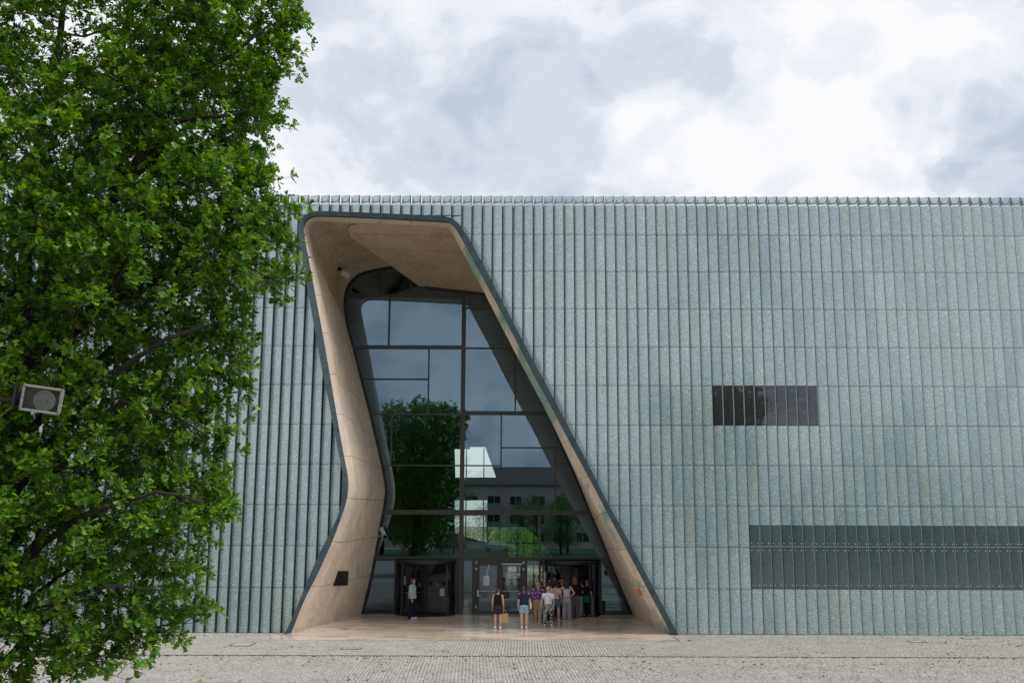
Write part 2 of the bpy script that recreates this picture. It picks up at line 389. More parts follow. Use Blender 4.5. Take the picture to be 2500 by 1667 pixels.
for k in range(K0, K1 + 1):
    for r in range(len(ROWZ) - 1):
        if r == WROW and KW0 <= k < KW1: continue
        z0, z1 = ROWZ[r] + (GAPZ / 2 if r else .02), ROWZ[r + 1] - GAPZ / 2
        mb = MB(); st = panel_pieces(mb, k, z0, z1)
        if not mb.V: continue
        px, py = proj_px(X0 + (k + .5) * PITCHX, D, (z0 + z1) / 2)
        w = 0
        if st == 'full' and 20 < px < 2480:
            a = proj_px(X0 + k * PITCHX, D, z0); b = proj_px(X0 + (k + 1) * PITCHX, D, z1)
            w = (b[0] - a[0]) * (a[1] - b[1])
            if px < 600: w *= .2
        cand.append((w, k, r, mb))
        # point fixings
        for zz in ((z0 + .13, z1 - .11) if r else (z0 + .18, z1 - .11)):
            for s in (.2, .82):
                x, y = pan_xy(k, s); o = opening(zz)
                if o and o[0] - .02 < x < o[1] + .02: continue
                bolts.append((x, y, zz))
        # dark return behind the proud edge, running full height
    segs = []; zz = 0.02; st0 = None; n = 180
    xk = X0 + k * PITCHX + .018
    for i in range(n + 1):
        z = .02 + (17.43 - .02) * i / n; o = opening(z); free = not (o and o[0] < xk + .02 and o[1] > xk - .02)
        if free and st0 is None: st0 = z
        if (not free or i == n) and st0 is not None: segs.append((st0, z)); st0 = None
    for a, b in segs:
        if b - a > .05: returns.box(xk - .012, xk + .012, .03, .33, a, b)
cand.sort(key=lambda c: -c[0])
PANEL_MATS = [M_PANEL, M_PANEL_DARK]
for i, (w, k, r, mb) in enumerate(cand):
    if i < 300: mb.build("glass_panel", PANEL_MATS, museum)
    else: rest.add(mb.V, mb.F); rest.M[-len(mb.F):] = mb.M
rest.build("glass_cladding", PANEL_MATS, museum, kind="stuff")
edge = MB()
for k in range(K0, K1 + 1):
    xk = X0 + (k + 1) * PITCHX; st0 = None
    for i in range(181):
        z = .02 + 17.41 * i / 180; o = opening(z); free = not (o and o[0] < xk + .03 and o[1] > xk - .04) and not (KW0 <= k < KW1 and ROWZ[WROW] < z < ROWZ[WROW + 1])
        if free and st0 is None: st0 = z
        if (not free or i == 180) and st0 is not None:
            if z - st0 > .1: edge.box(xk - .008, xk + .001, -.003, .012, st0, z)
            st0 = None
edge.build("panel_edge", [plain("ground_glass_edge", (.36, .45, .46), .35)], museum, kind="stuff")
returns.build("panel_rib", [M_FIN], museum, kind="stuff")
# bolts as little flat studs
bv, bf = [], []
for x, y, z in bolts:
    b = len(bv); R = .021
    nx, ny = -PD, -(PITCHX - GAPX); l = hypot(nx, ny); nx /= l; ny /= l
    ring = [(x + nx * .012 - ny * R * cos(t), y + ny * .012 + nx * R * cos(t), z + R * sin(t)) for t in (i * pi / 3 for i in range(6))]
    bv += ring + [(x + nx * .026, y + ny * .026, z)]
    bf += [(b + i, b + (i + 1) % 6, b + 6) for i in range(6)]
obj("panel_fixing", mesh("panel_fixing", bv, bf, [M_BOLT]), museum, kind="stuff")
# parapet strip of see-through glass with rail and clips
for_par = MB(); rail = MB(); clip = MB()
for k in range(K0, K1 + 1):
    (xa, ya), (xb, yb) = pan_xy(k, 0), pan_xy(k, 1)
    for z0, z1 in ((17.45, 17.80),):
        V = [(xa, ya, z0), (xb, yb, z0), (xb, yb, z1), (xa, ya, z1)]; V += [(a, b + .014, c) for a, b, c in V]
        for_par.add(V, [(0, 1, 2, 3), (7, 6, 5, 4), (0, 4, 5, 1), (1, 5, 6, 2), (2, 6, 7, 3), (3, 7, 4, 0)])
    V = [(xa, ya + .02, 17.50), (xb, yb + .02, 17.50), (xb, yb + .02, 17.565), (xa, ya + .02, 17.565)]; V += [(a, b + .04, c) for a, b, c in V]
    rail.add(V, [(0, 1, 2, 3), (7, 6, 5, 4), (0, 4, 5, 1), (1, 5, 6, 2), (2, 6, 7, 3), (3, 7, 4, 0)])
    for s in (.2, .85):
        x, y = pan_xy(k, s); clip.box(x - .02, x + .02, y + .016, y + .06, 17.565, 17.66)
    x = X0 + k * PITCHX; clip.box(x - .012, x + .012, -.002, .13, 17.44, 17.79)
for_par.build("parapet_glass", [M_PARAPET], museum, kind="stuff"); rail.build("parapet_rail", [M_PANEL], museum); clip.build("parapet_clip", [M_FIN], museum, kind="stuff")
# backing wall behind the panels, with the opening
nb = 240
for i in range(nb):
    a, b = 17.40 * i / nb, 17.40 * (i + 1) / nb
    oa, ob = opening(a), opening(b)
    spans = [(XL, XL, XR, XR)] if (oa is None or ob is None) else [(XL, XL, oa[0], ob[0]), (oa[1], ob[1], XR, XR)]
    for l0, l1, r0, r1 in spans:
        V = [(l0, .34, a), (r0, .34, a), (r1, .34, b), (l1, .34, b)]; backs.add(V, [(0, 1, 2, 3)])
backs.build("backing_wall", [M_VOID], museum)
# body of the building
body = MB(); YBK = 33.0
body.box(XL, XR, .36, YBK, 17.30, 17.42); body.box(XL - .3, XL, .2, YBK, 0, 17.42); body.box(XR, XR + .3, .2, YBK, 0, 17.42)
body.build("roof", [plain("roof_felt", (.12, .12, .12), .9)], museum)
# clear window with ten panes
wf = MB(); z0, z1 = ROWZ[WROW] + .01, ROWZ[WROW + 1] - .01
win = obj("window", None, museum)
def dark_glass():
    t = NT("window_glass"); fr = t.n("Fresnel", {0: 1.6}).outputs[0]
    return t.end(t.n("MixShader", {0: t.math('ADD', fr, .03), 1: t.pbr((.010, .012, .015), .3), 2: t.n("BsdfGlossy", {0: (.9, .93, 1, 1), 1: .0, 'Normal': t.bump(t.noise(t.geo(), 1.6, 2), .15, .05)}).outputs[0]}).outputs[0])
M_WIN = dark_glass()
for k in range(KW0, KW1):
    mb = MB(); (xa, ya), (xb, yb) = pan_xy(k, 0), pan_xy(k, 1)
    V = [(xa, ya, z0), (xb, yb, z0), (xb, yb, z1), (xa, ya, z1)]; V += [(a, b + .014, c) for a, b, c in V]
    mb.add(V, [(0, 1, 2, 3), (7, 6, 5, 4), (0, 4, 5, 1), (1, 5, 6, 2), (2, 6, 7, 3), (3, 7, 4, 0)])
    mb.build("pane", [M_WIN], win)
    wf.box(xb - .016, xb + .03, -.006, .028, z0, z1)
bx0, bx1 = pan_xy(KW0, 0)[0], pan_xy(KW1 - 1, 1)[0]
wf.box(bx0 - .04, bx0 - .01, .10, .2, z0, z1)
wf.build("frame", [plain("grey_green_frame", (.17, .20, .20), .4)], win)
# thin light bars seen on the ribbon window
rb = MB()
k = KD0 + 1
while k < K1:
    x, y = pan_xy(k, 0); rb.box(x + .0, x + .05, y - .012, y - .003, 1.76, ZD - .02); k += 5
rb.box(pan_xy(KD0, 0)[0], XR, -.012, -.004, 3.352, 3.385)
rb.build("ribbon_window_bar", [plain("ribbon_bar", (.20, .26, .27), .5)], museum)

# portal frame pieces, band pieces, reveal pieces
def strip_piece(rows, i0, i1, gap, name, mats, parent, sm=True):
    """rows: list of outlines (same count); piece between stations i0..i1 (floats), pulled in by gap metres"""
    Lc = rows[0]
    def at(c, t):
        t = max(0, min(NP, t)); i = min(int(t), NP - 1); return c[i].lerp(c[i + 1], t - i)
    e = gap / max(.02, (at(Lc, min(NP, i0 + 1)) - at(Lc, min(NP, i0 + 1) - 1)).length); e2 = gap / max(.02, (at(Lc, max(1, i1)) - at(Lc, max(1, i1) - 1)).length)
    ts = [i0 + (e if i0 > 0 else 0)] + [t for t in range(int(i0) + 1, int(math.ceil(i1))) if i0 + e < t < i1 - e2] + [i1 - (e2 if i1 < NP else 0)]
    V = []; F = []; n = len(rows)
    for t in ts: V += [MO(at(c, t)) for c in rows]
    for a in range(len(ts) - 1):
        for j in range(n - 1): F.append((a * n + j, a * n + j + 1, (a + 1) * n + j + 1, (a + 1) * n + j))
    return obj(name, mesh(name, V, F, mats, None, sm), parent)
def arc(c):
    L = [0]
    for a, b in zip(c, c[1:]): L.append(L[-1] + (b - a).length)
    return L
def station_at(L, s):
    for i in range(len(L) - 1):
        if L[i + 1] >= s: return i + (s - L[i]) / (L[i + 1] - L[i])
    return NP
LA = arc(CA)
def yst(c, Yp, ypx, side):
    """station where outline c crosses height of photo row ypx on the left (0) or right (1) leg"""
    z = onY(1250, ypx, Yp).z
    rng = range(0, CUM[2]) if side == 0 else range(CUM[5], NP)
    for i in rng:
        a, b = c[i].z, c[i + 1].z
        if (a - z) * (b - z) <= 0 and a != b: return i + (z - a) / (b - a)
CA2 = [Vector((a.x + (a.x - b.x) * .02, D + .33, a.z + (a.z - b.z) * .02)) for a, b in zip(CA, CB)]
CB2 = [Vector((b.x, D + .06, b.z)) for b in CB]
portal = museum
npc = 46
br = [station_at(LA, LA[-1] * i / npc) for i in range(npc + 1)]; br[0] = 0; br[-1] = NP
for a, b in zip(br, br[1:]): strip_piece([CA2, CA, CB, CB2], a, b, .006, "frame_panel", [M_COPPER], museum, False)
# sandstone band (bevel from B to C)
CB3 = [Vector((b.x, D - .02, b.z)) for b in CB]
lb = [yst(CC, YC, y, 0) for y in (1433, 1325, 1218, 1115, 1013, 915, 815, 722, 630)]
rbk = [yst(CC, YC, y, 1) for y in (614, 703, 790, 888, 985, 1083, 1168, 1254, 1341, 1431)]
tops = [CUM[3] + 3, CUM[3] + 6, CUM[3] + 9]
bands = [0] + lb + tops + rbk + [NP]
for a, b in zip(bands, bands[1:]):
    strip_piece([CB3, CC], a, b, .007, "band_stone", [M_BANDG if a >= CUM[5] - 8 else M_BAND], museum)
# reveal: ruled from C to G, with the ceiling fold
MV = 10
def rv(i, v): return CC[i].lerp(CG[i], v)
def rvf(t, v):
    i = min(int(t), NP - 1); return rv(i, v).lerp(rv(i + 1, v), t - i)
FOLD = [(0, CC[IFOLD].copy()), (.045, onY(848, 553, YC + .35)), (.16, onY(856, 579, YC + 1.2)), (1, G4[0])]
def fold_at(v):
    for (v0, p0), (v1, p1) in zip(FOLD, FOLD[1:]):
        if v <= v1: return p0.lerp(p1, (v - v0) / (v1 - v0))
    return FOLD[-1][1]
def facet_at(t, v):
    """t station from IFOLD..; surface right of the fold"""
    e1 = CUM[4]
    if t >= e1: return rvf(t, v)
    u = (t - IFOLD) / (e1 - IFOLD); return fold_at(v).lerp(rvf(e1, v), u)
def patch(fn, t0, t1, v0, v1, name, mat=None):
    ts = [t0 + (.03 if t0 > 0 else 0)] + [t for t in range(int(t0) + 1, int(math.ceil(t1))) if t0 + .05 < t < t1 - .05] + [t1 - (.03 if t1 < NP else 0)]
    gv = .0012; va = v0 + (gv if v0 > 0 else 0); vb = v1 - (gv if v1 < 1 else 0)
    m = max(2, int(round(MV * (v1 - v0)))); vs = [va + (vb - va) * j / m for j in range(m + 1)]
    V = [MO(fn(t, v)) for t in ts for v in vs]; n = m + 1
    F = [(a * n + j, a * n + j + 1, (a + 1) * n + j + 1, (a + 1) * n + j) for a in range(len(ts) - 1) for j in range(m)]
    return obj(name, mesh(name, V, F, [mat or M_REVEAL], None, True), museum)
lv = [0] + lb[:-1] + [lb[-1]]
for a, b in zip(lv, lv[1:]): patch(rvf, a, b, 0, 1, "wall_panel")
vj = [0, .2, .4, .6, .8, 1]
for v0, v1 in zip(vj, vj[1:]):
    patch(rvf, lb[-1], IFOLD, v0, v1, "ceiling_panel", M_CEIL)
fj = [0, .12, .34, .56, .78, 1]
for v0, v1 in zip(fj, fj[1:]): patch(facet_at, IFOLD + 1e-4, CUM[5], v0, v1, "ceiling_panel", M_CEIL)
foldV = []
for j in range(31):
    v = j / 30; foldV += [MO(rv(IFOLD, v)), MO(fold_at(v))]
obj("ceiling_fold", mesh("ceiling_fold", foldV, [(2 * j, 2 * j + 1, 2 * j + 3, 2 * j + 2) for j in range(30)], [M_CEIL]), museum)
rl = [CUM[5]] + rbk + [NP]
for a, b in zip(rl, rl[1:]): patch(rvf, a, b, 0, 1, "wall_panel")
# dark shell outside the reveal so that nothing shows through the joints
cen = Vector((-3, 0, 8)); V = []
for i in range(NP + 1):
    for v in (0, .5, 1):
        p = rv(i, v) if not (IFOLD <= i <= CUM[4]) else rv(i, v) + Vector((0, 0, .38))
        q = p - cen; q.y = 0; q.normalize(); V.append(MO(p + q * .06 + Vector((0, .02 if v == 0 else 0, 0))))
obj("shell", mesh("shell", V, [(i * 3 + j, i * 3 + j + 1, (i + 1) * 3 + j + 1, (i + 1) * 3 + j) for i in range(NP) for j in range(2)], [M_VOID]), museum)

# ---------------------------------------------------------------- glazing
YG = DG - D
def gx(px, py=1000): return onY(px, py, DG).x
def gz(py, px=1100): return onY(px, py, DG).z
# frame along the edge
fw = .13
gf = MB()
for i in range(NP):
    if i == IFOLD: pass
    a, b = CG[i], CG[i + 1]
    if (a - b).length < 1e-3: continue
    mid = (a + b) / 2; t = (b - a).normalized(); nrm = Vector((t.z, 0, -t.x))
    if nrm.dot(Vector((-4, 0, 8)) - Vector((mid.x, 0, mid.z))) < 0 and not (CUM[3] <= i <= CUM[4]): nrm = -nrm
    if CUM[3] <= i <= CUM[4] and nrm.z > 0: nrm = -nrm
    P = [a - t * .02, b + t * .02, b + t * .02 + nrm * fw, a - t * .02 + nrm * fw]
    V = [(p.x, YG + y, p.z) for y in (-.07, .07) for p in P]
    gf.add(V, [(0, 1, 2, 3), (7, 6, 5, 4), (0, 4, 5, 1), (1, 5, 6, 2), (2, 6, 7, 3), (3, 7, 4, 0)])
gf.build("glazing_frame", [M_BLACK], museum)
XLg, XRg = gx(820), gx(1570)
def edge_x(z, side):
    xs = [a.x + (b.x - a.x) * (z - a.z) / (b.z - a.z) for a, b in zip(CG, CG[1:]) if (a.z - z) * (b.z - z) <= 0 and abs(a.z - b.z) > 1e-6]
    return (min(xs) if side == 0 else max(xs)) if xs else (XLg if side == 0 else XRg)
YT = [1499, 1361, 1250, 1136, 1010, 926, 848, 722, 640]
ZF, Z1, Z2, Z3, Z4, Z5, Z6, Z7 = 0.0, gz(1361), gz(1250), gz(1136), gz(1010), gz(926), gz(848), gz(722)
ZTOP = gz(636); XM = gx(1130)
XD = lambda p: gx(p)
H = lambda name, xa, xb, z, th, dp=.09: MB().box(xa, xb, YG - dp, YG + dp, z - th / 2, z + th / 2).build(name, [M_DARKSTEEL], museum)
Vv = lambda name, x, za, zb, th, dp=.085: MB().box(x - th / 2, x + th / 2, YG - dp, YG + dp, za, zb).build(name, [M_DARKSTEEL], museum)
e0 = lambda z: edge_x(z, 0) - .05
e1 = lambda z: edge_x(z, 1) + .05
hw = .1
Vv("mullion", XM, 0, gz(712), .20, .16)
H("transom", e0(Z7), XM - hw, Z7, .12); H("transom", XM + hw, e1(gz(752)), gz(752), .07)
H("transom", e0(Z6), XM - hw, Z6, .17, .11); H("transom", XM + hw, e1(gz(850)), gz(850), .07)
H("transom", e0(Z5), gx(1045), Z5, .07); H("transom", e0(Z4), XM - hw, gz(1011), .075); H("transom", XM + hw, e1(gz(1008)), gz(1008), .19, .11)
H("transom", e0(Z3), XM - hw, Z3, .06); H("transom", XM + hw, gx(1224), Z3, .06); H("transom", gx(1224), e1(gz(1092)), gz(1092), .06)
H("transom", e0(Z2), XM - hw, Z2, .22, .12); H("transom", XM + hw, e1(Z2), Z2, .22, .12)
H("transom", e0(Z1), XM - hw, Z1, .11); H("transom", XM + hw, e1(Z1), Z1, .11)
Vv("mullion", gx(917), Z7 + .06, gz(655), .09); Vv("mullion", gx(997), Z7 + .06, gz(660), .09)
Vv("mullion", gx(945), Z6 + .09, Z7 - .06, .09); Vv("mullion", gx(1045), gz(1011) + .04, Z6 - .09, .07)
Vv("mullion", gx(957), Z3 + .03, gz(1011) - .04, .07); Vv("mullion", gx(1224), Z2 + .11, gz(1008) - .1, .07)
Vv("mullion", gx(1258), gz(1008) + .1, gz(850) - .04, .07); Vv("mullion", gx(1355), Z2 + .11, gz(1092) - .03, .07)
Vv("mullion", gx(1317), 0, Z2 - .11, .10)
# panes
def pane(xa, xb, za, zb, mat=None, parent=None):
    return MB().box(xa, xb, YG - .006, YG + .006, za, zb).build("glass_pane", [mat or M_GLASS], parent or museum)
xE = gx(1240)
q = lambda p: gx(p)
left = [(q(835), q(917), Z7, ZTOP), (q(917), q(997), Z7, ZTOP), (q(997), q(1240), Z7, ZTOP),
        (q(835), q(945), Z6, Z7), (q(945), XM, Z6, Z7),
        (q(850), q(1045), Z5, Z6), (q(850), q(1045), gz(1011), Z5), (q(1045), XM, gz(1011), Z6),
        (q(890), q(957), Z3, gz(1011)), (q(957), XM, Z3, gz(1011)), (q(915), XM, Z2, Z3), (q(900), XM, Z1, Z2),
        (XM, q(1260), gz(752), Z7), (XM, q(1300), gz(850), gz(752)), (XM, q(1258), gz(1008), gz(850)), (q(1258), q(1370), gz(1008), gz(850)),
        (XM, q(1224), Z3, gz(1008)), (XM, q(1224), Z2, Z3), (q(1224), q(1410), gz(1092), gz(1008)), (q(1224), q(1355), Z2, gz(1092)), (q(1355), q(1460), Z2, gz(1092)),
        (XM, q(1317), Z1, Z2), (q(1317), q(1510), Z1, Z2)]
for xa, xb, za, zb in left: pane(xa + .002, xb - .002, za + .002, zb - .002)
# ground floor: side panes, doors
xl0, xl1 = q(1500 - 560), q(1500 - 527)
pane(q(875), q(973), .02, Z1, M_GLASS_DOOR); pane(q(1137), q(1158), .02, Z1, M_GLASS_DOOR); pane(q(1286), q(1315), .02, Z1, M_GLASS_DOOR); pane(q(1462), q(1560), .02, Z1, M_GLASS_DOOR)
for x in (974, 1120, 1159, 1285, 1326, 1461): Vv("mullion", q(x), 0, Z1 - .055, .10)
H("sill", e0(.04), q(970), .03, .06); H("sill", q(1466), e1(.04), .03, .06)

# revolving doors
def revolving(px0, px1, ang, name="revolving_door"):
    x0, x1 = q(px0), q(px1); R = (x1 - x0) / 2 - .03; c = Vector(((x0 + x1) / 2, YG, 0)); Hd = Z1 - .10
    rd = empty(name, c); rd.parent = museum
    MB().lathe([(R + .05, Hd - .14), (R + .05, Hd), (.01, Hd)], 40).build("canopy", [M_BLACK], rd)
    MB().lathe([(R + .06, .0), (R + .06, .022), (.01, .022)], 40).build("threshold", [M_BLACK], rd)
    for sgn in (0, pi):
        V = []; F = []
        for i in range(13):
            t = sgn - radians(40) + radians(80) * i / 12; V += [(R * cos(t), R * sin(t), .03), (R * cos(t), R * sin(t), Hd - .14)]
        F = [(2 * i, 2 * i + 2, 2 * i + 3, 2 * i + 1) for i in range(12)]
        obj("drum_glass", mesh("drum_glass", V, F, [M_GLASS_DOOR], None, True), rd)
        for t in (sgn - radians(40), sgn + radians(40)):
            MB().box(R * cos(t) - .03, R * cos(t) + .03, R * sin(t) - .03, R * sin(t) + .03, 0.02, Hd - .12).build("post", [M_BLACK], rd)
    MB().bar((0, 0, .02), (0, 0, Hd - .12), .05, 10).build("post", [M_BLACK], rd)
    for i in range(3):
        t = ang + i * 2 * pi / 3; dx, dy = cos(t), sin(t); w = MB(); P = lambda r, s=0: (dx * r - dy * s, dy * r + dx * s)
        for r in (.08, R - .08):
            a = P(r); w.bar((*a, .05), (*a, Hd - .17), .04, 6)
        for z in (.09, Hd - .2):
            w.bar((*P(.08), z), (*P(R - .08), z), .045, 6)
        wing = w.build("wing", [M_BLACK], rd)
        g = MB(); g.add([(*P(.1), .12), (*P(R - .1), .12), (*P(R - .1), Hd - .22), (*P(.1), Hd - .22)], [(0, 1, 2, 3)]); g.build("wing_glass", [M_GLASS_DOOR], rd)
        b = MB(); b.bar((*P(.12, -.06), 1.02), (*P(R - .12, -.06), 1.02), .018, 6); b.build("push_bar", [M_STEEL], rd)
    return rd
revolving(977, 1118, radians(-20)); revolving(1328, 1459, radians(70))
# double door
dd = empty("double_door", (0, 0, 0)); dd.parent = museum
xa, xb = q(1162), q(1283); Hd = Z1 - .06; xm = (xa + xb) / 2
fr = MB(); fr.box(xa, xa + .11, YG - .08, YG + .08, 0, Hd); fr.box(xb - .11, xb, YG - .08, YG + .08, 0, Hd); fr.box(xa + .11, xb - .11, YG - .08, YG + .08, Hd - .13, Hd)
fr.build("door_frame", [M_DARKSTEEL], dd)
for a, b in ((xa + .115, xm - .006), (xm + .006, xb - .115)):
    lf = MB(); t = .13; hh = Hd - .135
    lf.box(a, a + t, YG - .05, YG + .03, .01, hh); lf.box(b - t, b, YG - .05, YG + .03, .01, hh)
    lf.box(a + t, b - t, YG - .05, YG + .03, .01, .17); lf.box(a + t, b - t, YG - .05, YG + .03, hh - .16, hh)
    lf.build("door_leaf", [M_DARKSTEEL], dd); pane(a + t, b - t, .17, hh - .16, M_GLASS_DOOR, dd)
    kb = MB(); kb.box(a + t, b - t, YG - .075, YG - .052, 1.06, 1.085); kb.build("push_bar", [M_STEEL], dd)
    if a < xm - .5:
        hdl = MB(); hdl.box(a + .03, a + .10, YG - .10, YG - .052, .82, 1.12, 0, .01); hdl.bar((a + .06, YG - .09, .86), (a + .22, YG - .09, .86), .014, 6); hdl.build("door_handle", [M_STEEL], dd)
    else: MB().box(a + .08, b - .06, YG - .12, YG - .052, hh - .11, hh - .05).build("door_closer", [M_STEEL], dd)
for zx in (.3, Hd - .5, Hd - .2):
    for x in (xa + .09, xb - .09): MB().box(x - .03, x + .03, YG - .1, YG - .082, zx, zx + .11).build("hinge", [M_STEEL], dd)

# ---------------------------------------------------------------- hall seen through the glass
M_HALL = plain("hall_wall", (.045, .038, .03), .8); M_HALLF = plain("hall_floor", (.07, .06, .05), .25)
YH = 30.0
hall = MB(); hl, hr = gx(700), gx(1800)
hall.box(hl - .2, hl, YG + .1, YH, 0, 17.2); hall.box(hr, hr + .2, YG + .1, YH, 0, 17.2); hall.box(hl, hr, YG + .1, YH, 17.0, 17.2)
# front closing wall around the glazing
nb = 120
for i in range(nb):
    a, b = 17.0 * i / nb, 17.0 * (i + 1) / nb
    za = min(a, max(p.z for p in CG) + 5); 
    def lim(z):
        xs = [p.x + (r_.x - p.x) * (z - p.z) / (r_.z - p.z) for p, r_ in zip(CG, CG[1:]) if (p.z - z) * (r_.z - z) <= 0 and abs(p.z - r_.z) > 1e-6]
        return (min(xs) - .12, max(xs) + .12) if len(xs) >= 2 else None
    oa, ob = lim(a), lim(b)
    sp = [(hl, hl, hr, hr)] if (oa is None or ob is None) else [(hl, hl, oa[0], ob[0]), (oa[1], ob[1], hr, hr)]
    for l0, l1, r0, r1 in sp: hall.add([(l0, YG + .1, a), (r0, YG + .1, a), (r1, YG + .1, b), (l1, YG + .1, b)], [(0, 1, 2, 3)])
# back wall with openings: list of openings measured through the glass
YW = D + YH
def P2(px, py): p = onY(px, py, YW); return (p.x, p.z)
ops = [[(1110, 1096), (1112, 1165), (1211, 1165), (1185, 1091)], [(1110, 1221), (1110, 1244), (1190, 1244), (1190, 1221)],
       [(1110, 1258), (1110, 1362), (1352, 1362), (1320, 1318), (1283, 1286), (1188, 1286), (1188, 1258)], [(1112, 1380), (1112, 1478), (1330, 1478), (1330, 1380)]]
ops = [[P2(*p) for p in o] for o in ops]
zs = sorted(set([0, 17.0] + [z for o in ops for _, z in o]))
fine_z = []
for a, b in zip(zs, zs[1:]):
    m = max(1, int((b - a) / .12)); fine_z += [a + (b - a) * i / m for i in range(m)]
fine_z.append(17.0)
def cross(o, z):
    xs = []
    for (x0, z0), (x1, z1) in zip(o, o[1:] + o[:1]):
        if (z0 - z) * (z1 - z) <= 0 and abs(z0 - z1) > 1e-6: xs.append(x0 + (x1 - x0) * (z - z0) / (z1 - z0))
    return (min(xs), max(xs)) if len(xs) >= 2 else None
for a, b in zip(fine_z, fine_z[1:]):
    m = (a + b) / 2; sp = sorted([c for c in (cross(o, m) for o in ops) if c]); x = hl
    for c in sp:
        hall.add([(x, YH, a), (c[0], YH, a), (c[0], YH, b), (x, YH, b)], [(0, 1, 2, 3)]); x = c[1]
    hall.add([(x, YH, a), (hr, YH, a), (hr, YH, b), (x, YH, b)], [(0, 1, 2, 3)])
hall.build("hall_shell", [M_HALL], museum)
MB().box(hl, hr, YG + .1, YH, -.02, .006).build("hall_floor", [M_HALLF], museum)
# back glazing bars
gb = MB()
for px in (1137, 1180, 1220, 1262, 1303):
    x, _ = P2(px, 1300); gb.box(x - .035, x + .035, YH - .06, YH + .02, 0, P2(1200, 1093)[1])
for py in (1325, 1137, 1430): z = P2(1200, py)[1]; gb.box(P2(1105, py)[0], P2(1345, py)[0], YH - .05, YH + .02, z - .035, z + .035)
gb.build("rear_glazing_bar", [M_BLACK], museum)
# curved sandy wall inside the hall
V = []; n = 24; yc = YG + 14
for i in range(n + 1):
    u = i / n; px = 1100 + 140 * u; py = 1296 + 42 * (u ** .8); pt = onY(px, py, D + yc); 
    V += [(pt.x, yc + 1.6 * u, 0), (pt.x, yc + 1.6 * u, pt.z), (pt.x, yc + 1.9 + 1.6 * u, pt.z - .05)]
obj("curved_hall_wall", mesh("curved_hall_wall", V, [(i * 3 + j, i * 3 + 3 + j, i * 3 + 4 + j, i * 3 + 1 + j) for i in range(n) for j in range(2)], [M_REVEAL], None, True), museum)
# reception desk and hanging linear lamps
MB().box(gx(1180), gx(1290), YG + 9, YG + 10, 0, 1.1, 0, .02).build("reception_desk", [M_REVEAL], museum)

# ================================================================== GROUND
gs = 600
gm = mesh("ground", [(-gs, -gs, -.03), (gs, -gs, -.03), (gs, gs, -.03), (-gs, gs, -.03)], [(0, 1, 2, 3)], [M_GROUND])
grd = obj("ground", gm, kind="structure", label="grey granite cobbled plaza in front of the museum")
M_LAWN = plain("lawn_grass", (.035, .06, .014), .9, 0, .3, 3)
obj("lawn", mesh("lawn", [(-120, -56, -.015), (90, -56, -.015), (90, -14, -.015), (-120, -14, -.015)], [(0, 1, 2, 3)], [M_LAWN]), kind="structure", label="green lawn across the square, mirrored in the glass")
YK = onZ(1250, 1601).y
YFL = onZ(1100, 1562.5).y
FX = [onZ(614, 1562.5).x, onZ(1652, 1562.5).x]
def floor_lim(y):
    """x range of the polished floor at depth y"""
    if y < D + .3:
        u = (y - YFL) / (D + .3 - YFL); return FX[0] + (CB[0].x + .1 - FX[0]) * u, FX[1] + (CB[-1].x - .1 - FX[1]) * u
    if y < YC: return CB[0].x + .05, CB[-1].x - .05
    u = (y - YC) / (DG - YC); return CC[0].x + (CG[0].x - CC[0].x) * u - .08, CC[-1].x + (CG[-1].x - CC[-1].x) * u + .08
fl = MB(); y = YFL; rg = random.Random(3)
while y < DG - .05:
    h = min(rg.choice((.22, .3, .3, .38)), DG - .02 - y); a0, b0 = floor_lim(y); a1, b1 = floor_lim(y + h)
    xmin, xmax = min(a0, a1), max(b0, b1); x = xmin - rg.random()
    while x < xmax:
        w = rg.uniform(.5, 1.7); l, r = x, x + w; x = r
        P = [(max(l, a0), y), (min(r, b0), y), (min(r, b1), y + h), (max(l, a1), y + h)]
        if P[1][0] - P[0][0] < .01 and P[2][0] - P[3][0] < .01: continue
        if P[1][0] < P[0][0]: P[1] = P[0]
        if P[2][0] < P[3][0]: P[2] = P[3]
        g = .004; dz = rg.uniform(0, .0012)
        V = [(P[0][0] + g, P[0][1] + g, .012 + dz), (P[1][0] - g, P[1][1] + g, .012 + dz), (P[2][0] - g, P[2][1] - g, .012 + dz), (P[3][0] + g, P[3][1] - g, .012 + dz)]
        V += [(a, b, -.02) for a, b, c in V]
        fl.add(V, [(0, 1, 2, 3), (0, 4, 5, 1), (1, 5, 6, 2), (2, 6, 7, 3), (3, 7, 4, 0)])
    y += h
efl = MB(); P = [(*floor_lim(YFL), YFL), (*floor_lim(D + .3), D + .3), (*floor_lim(DG), DG)]
for p, q2 in zip(P, P[1:]): efl.add([(p[0], p[2], .0), (p[1], p[2], .0), (q2[1], q2[2], .0), (q2[0], q2[2], .0)], [(0, 1, 2, 3)])
ef = efl.build("entrance_floor", [plain("tile_joint", (.25, .19, .15), .8)], kind="structure", label="polished beige travertine floor at the entrance")
fl.build("floor_tile", [M_TILE], ef, kind="stuff")
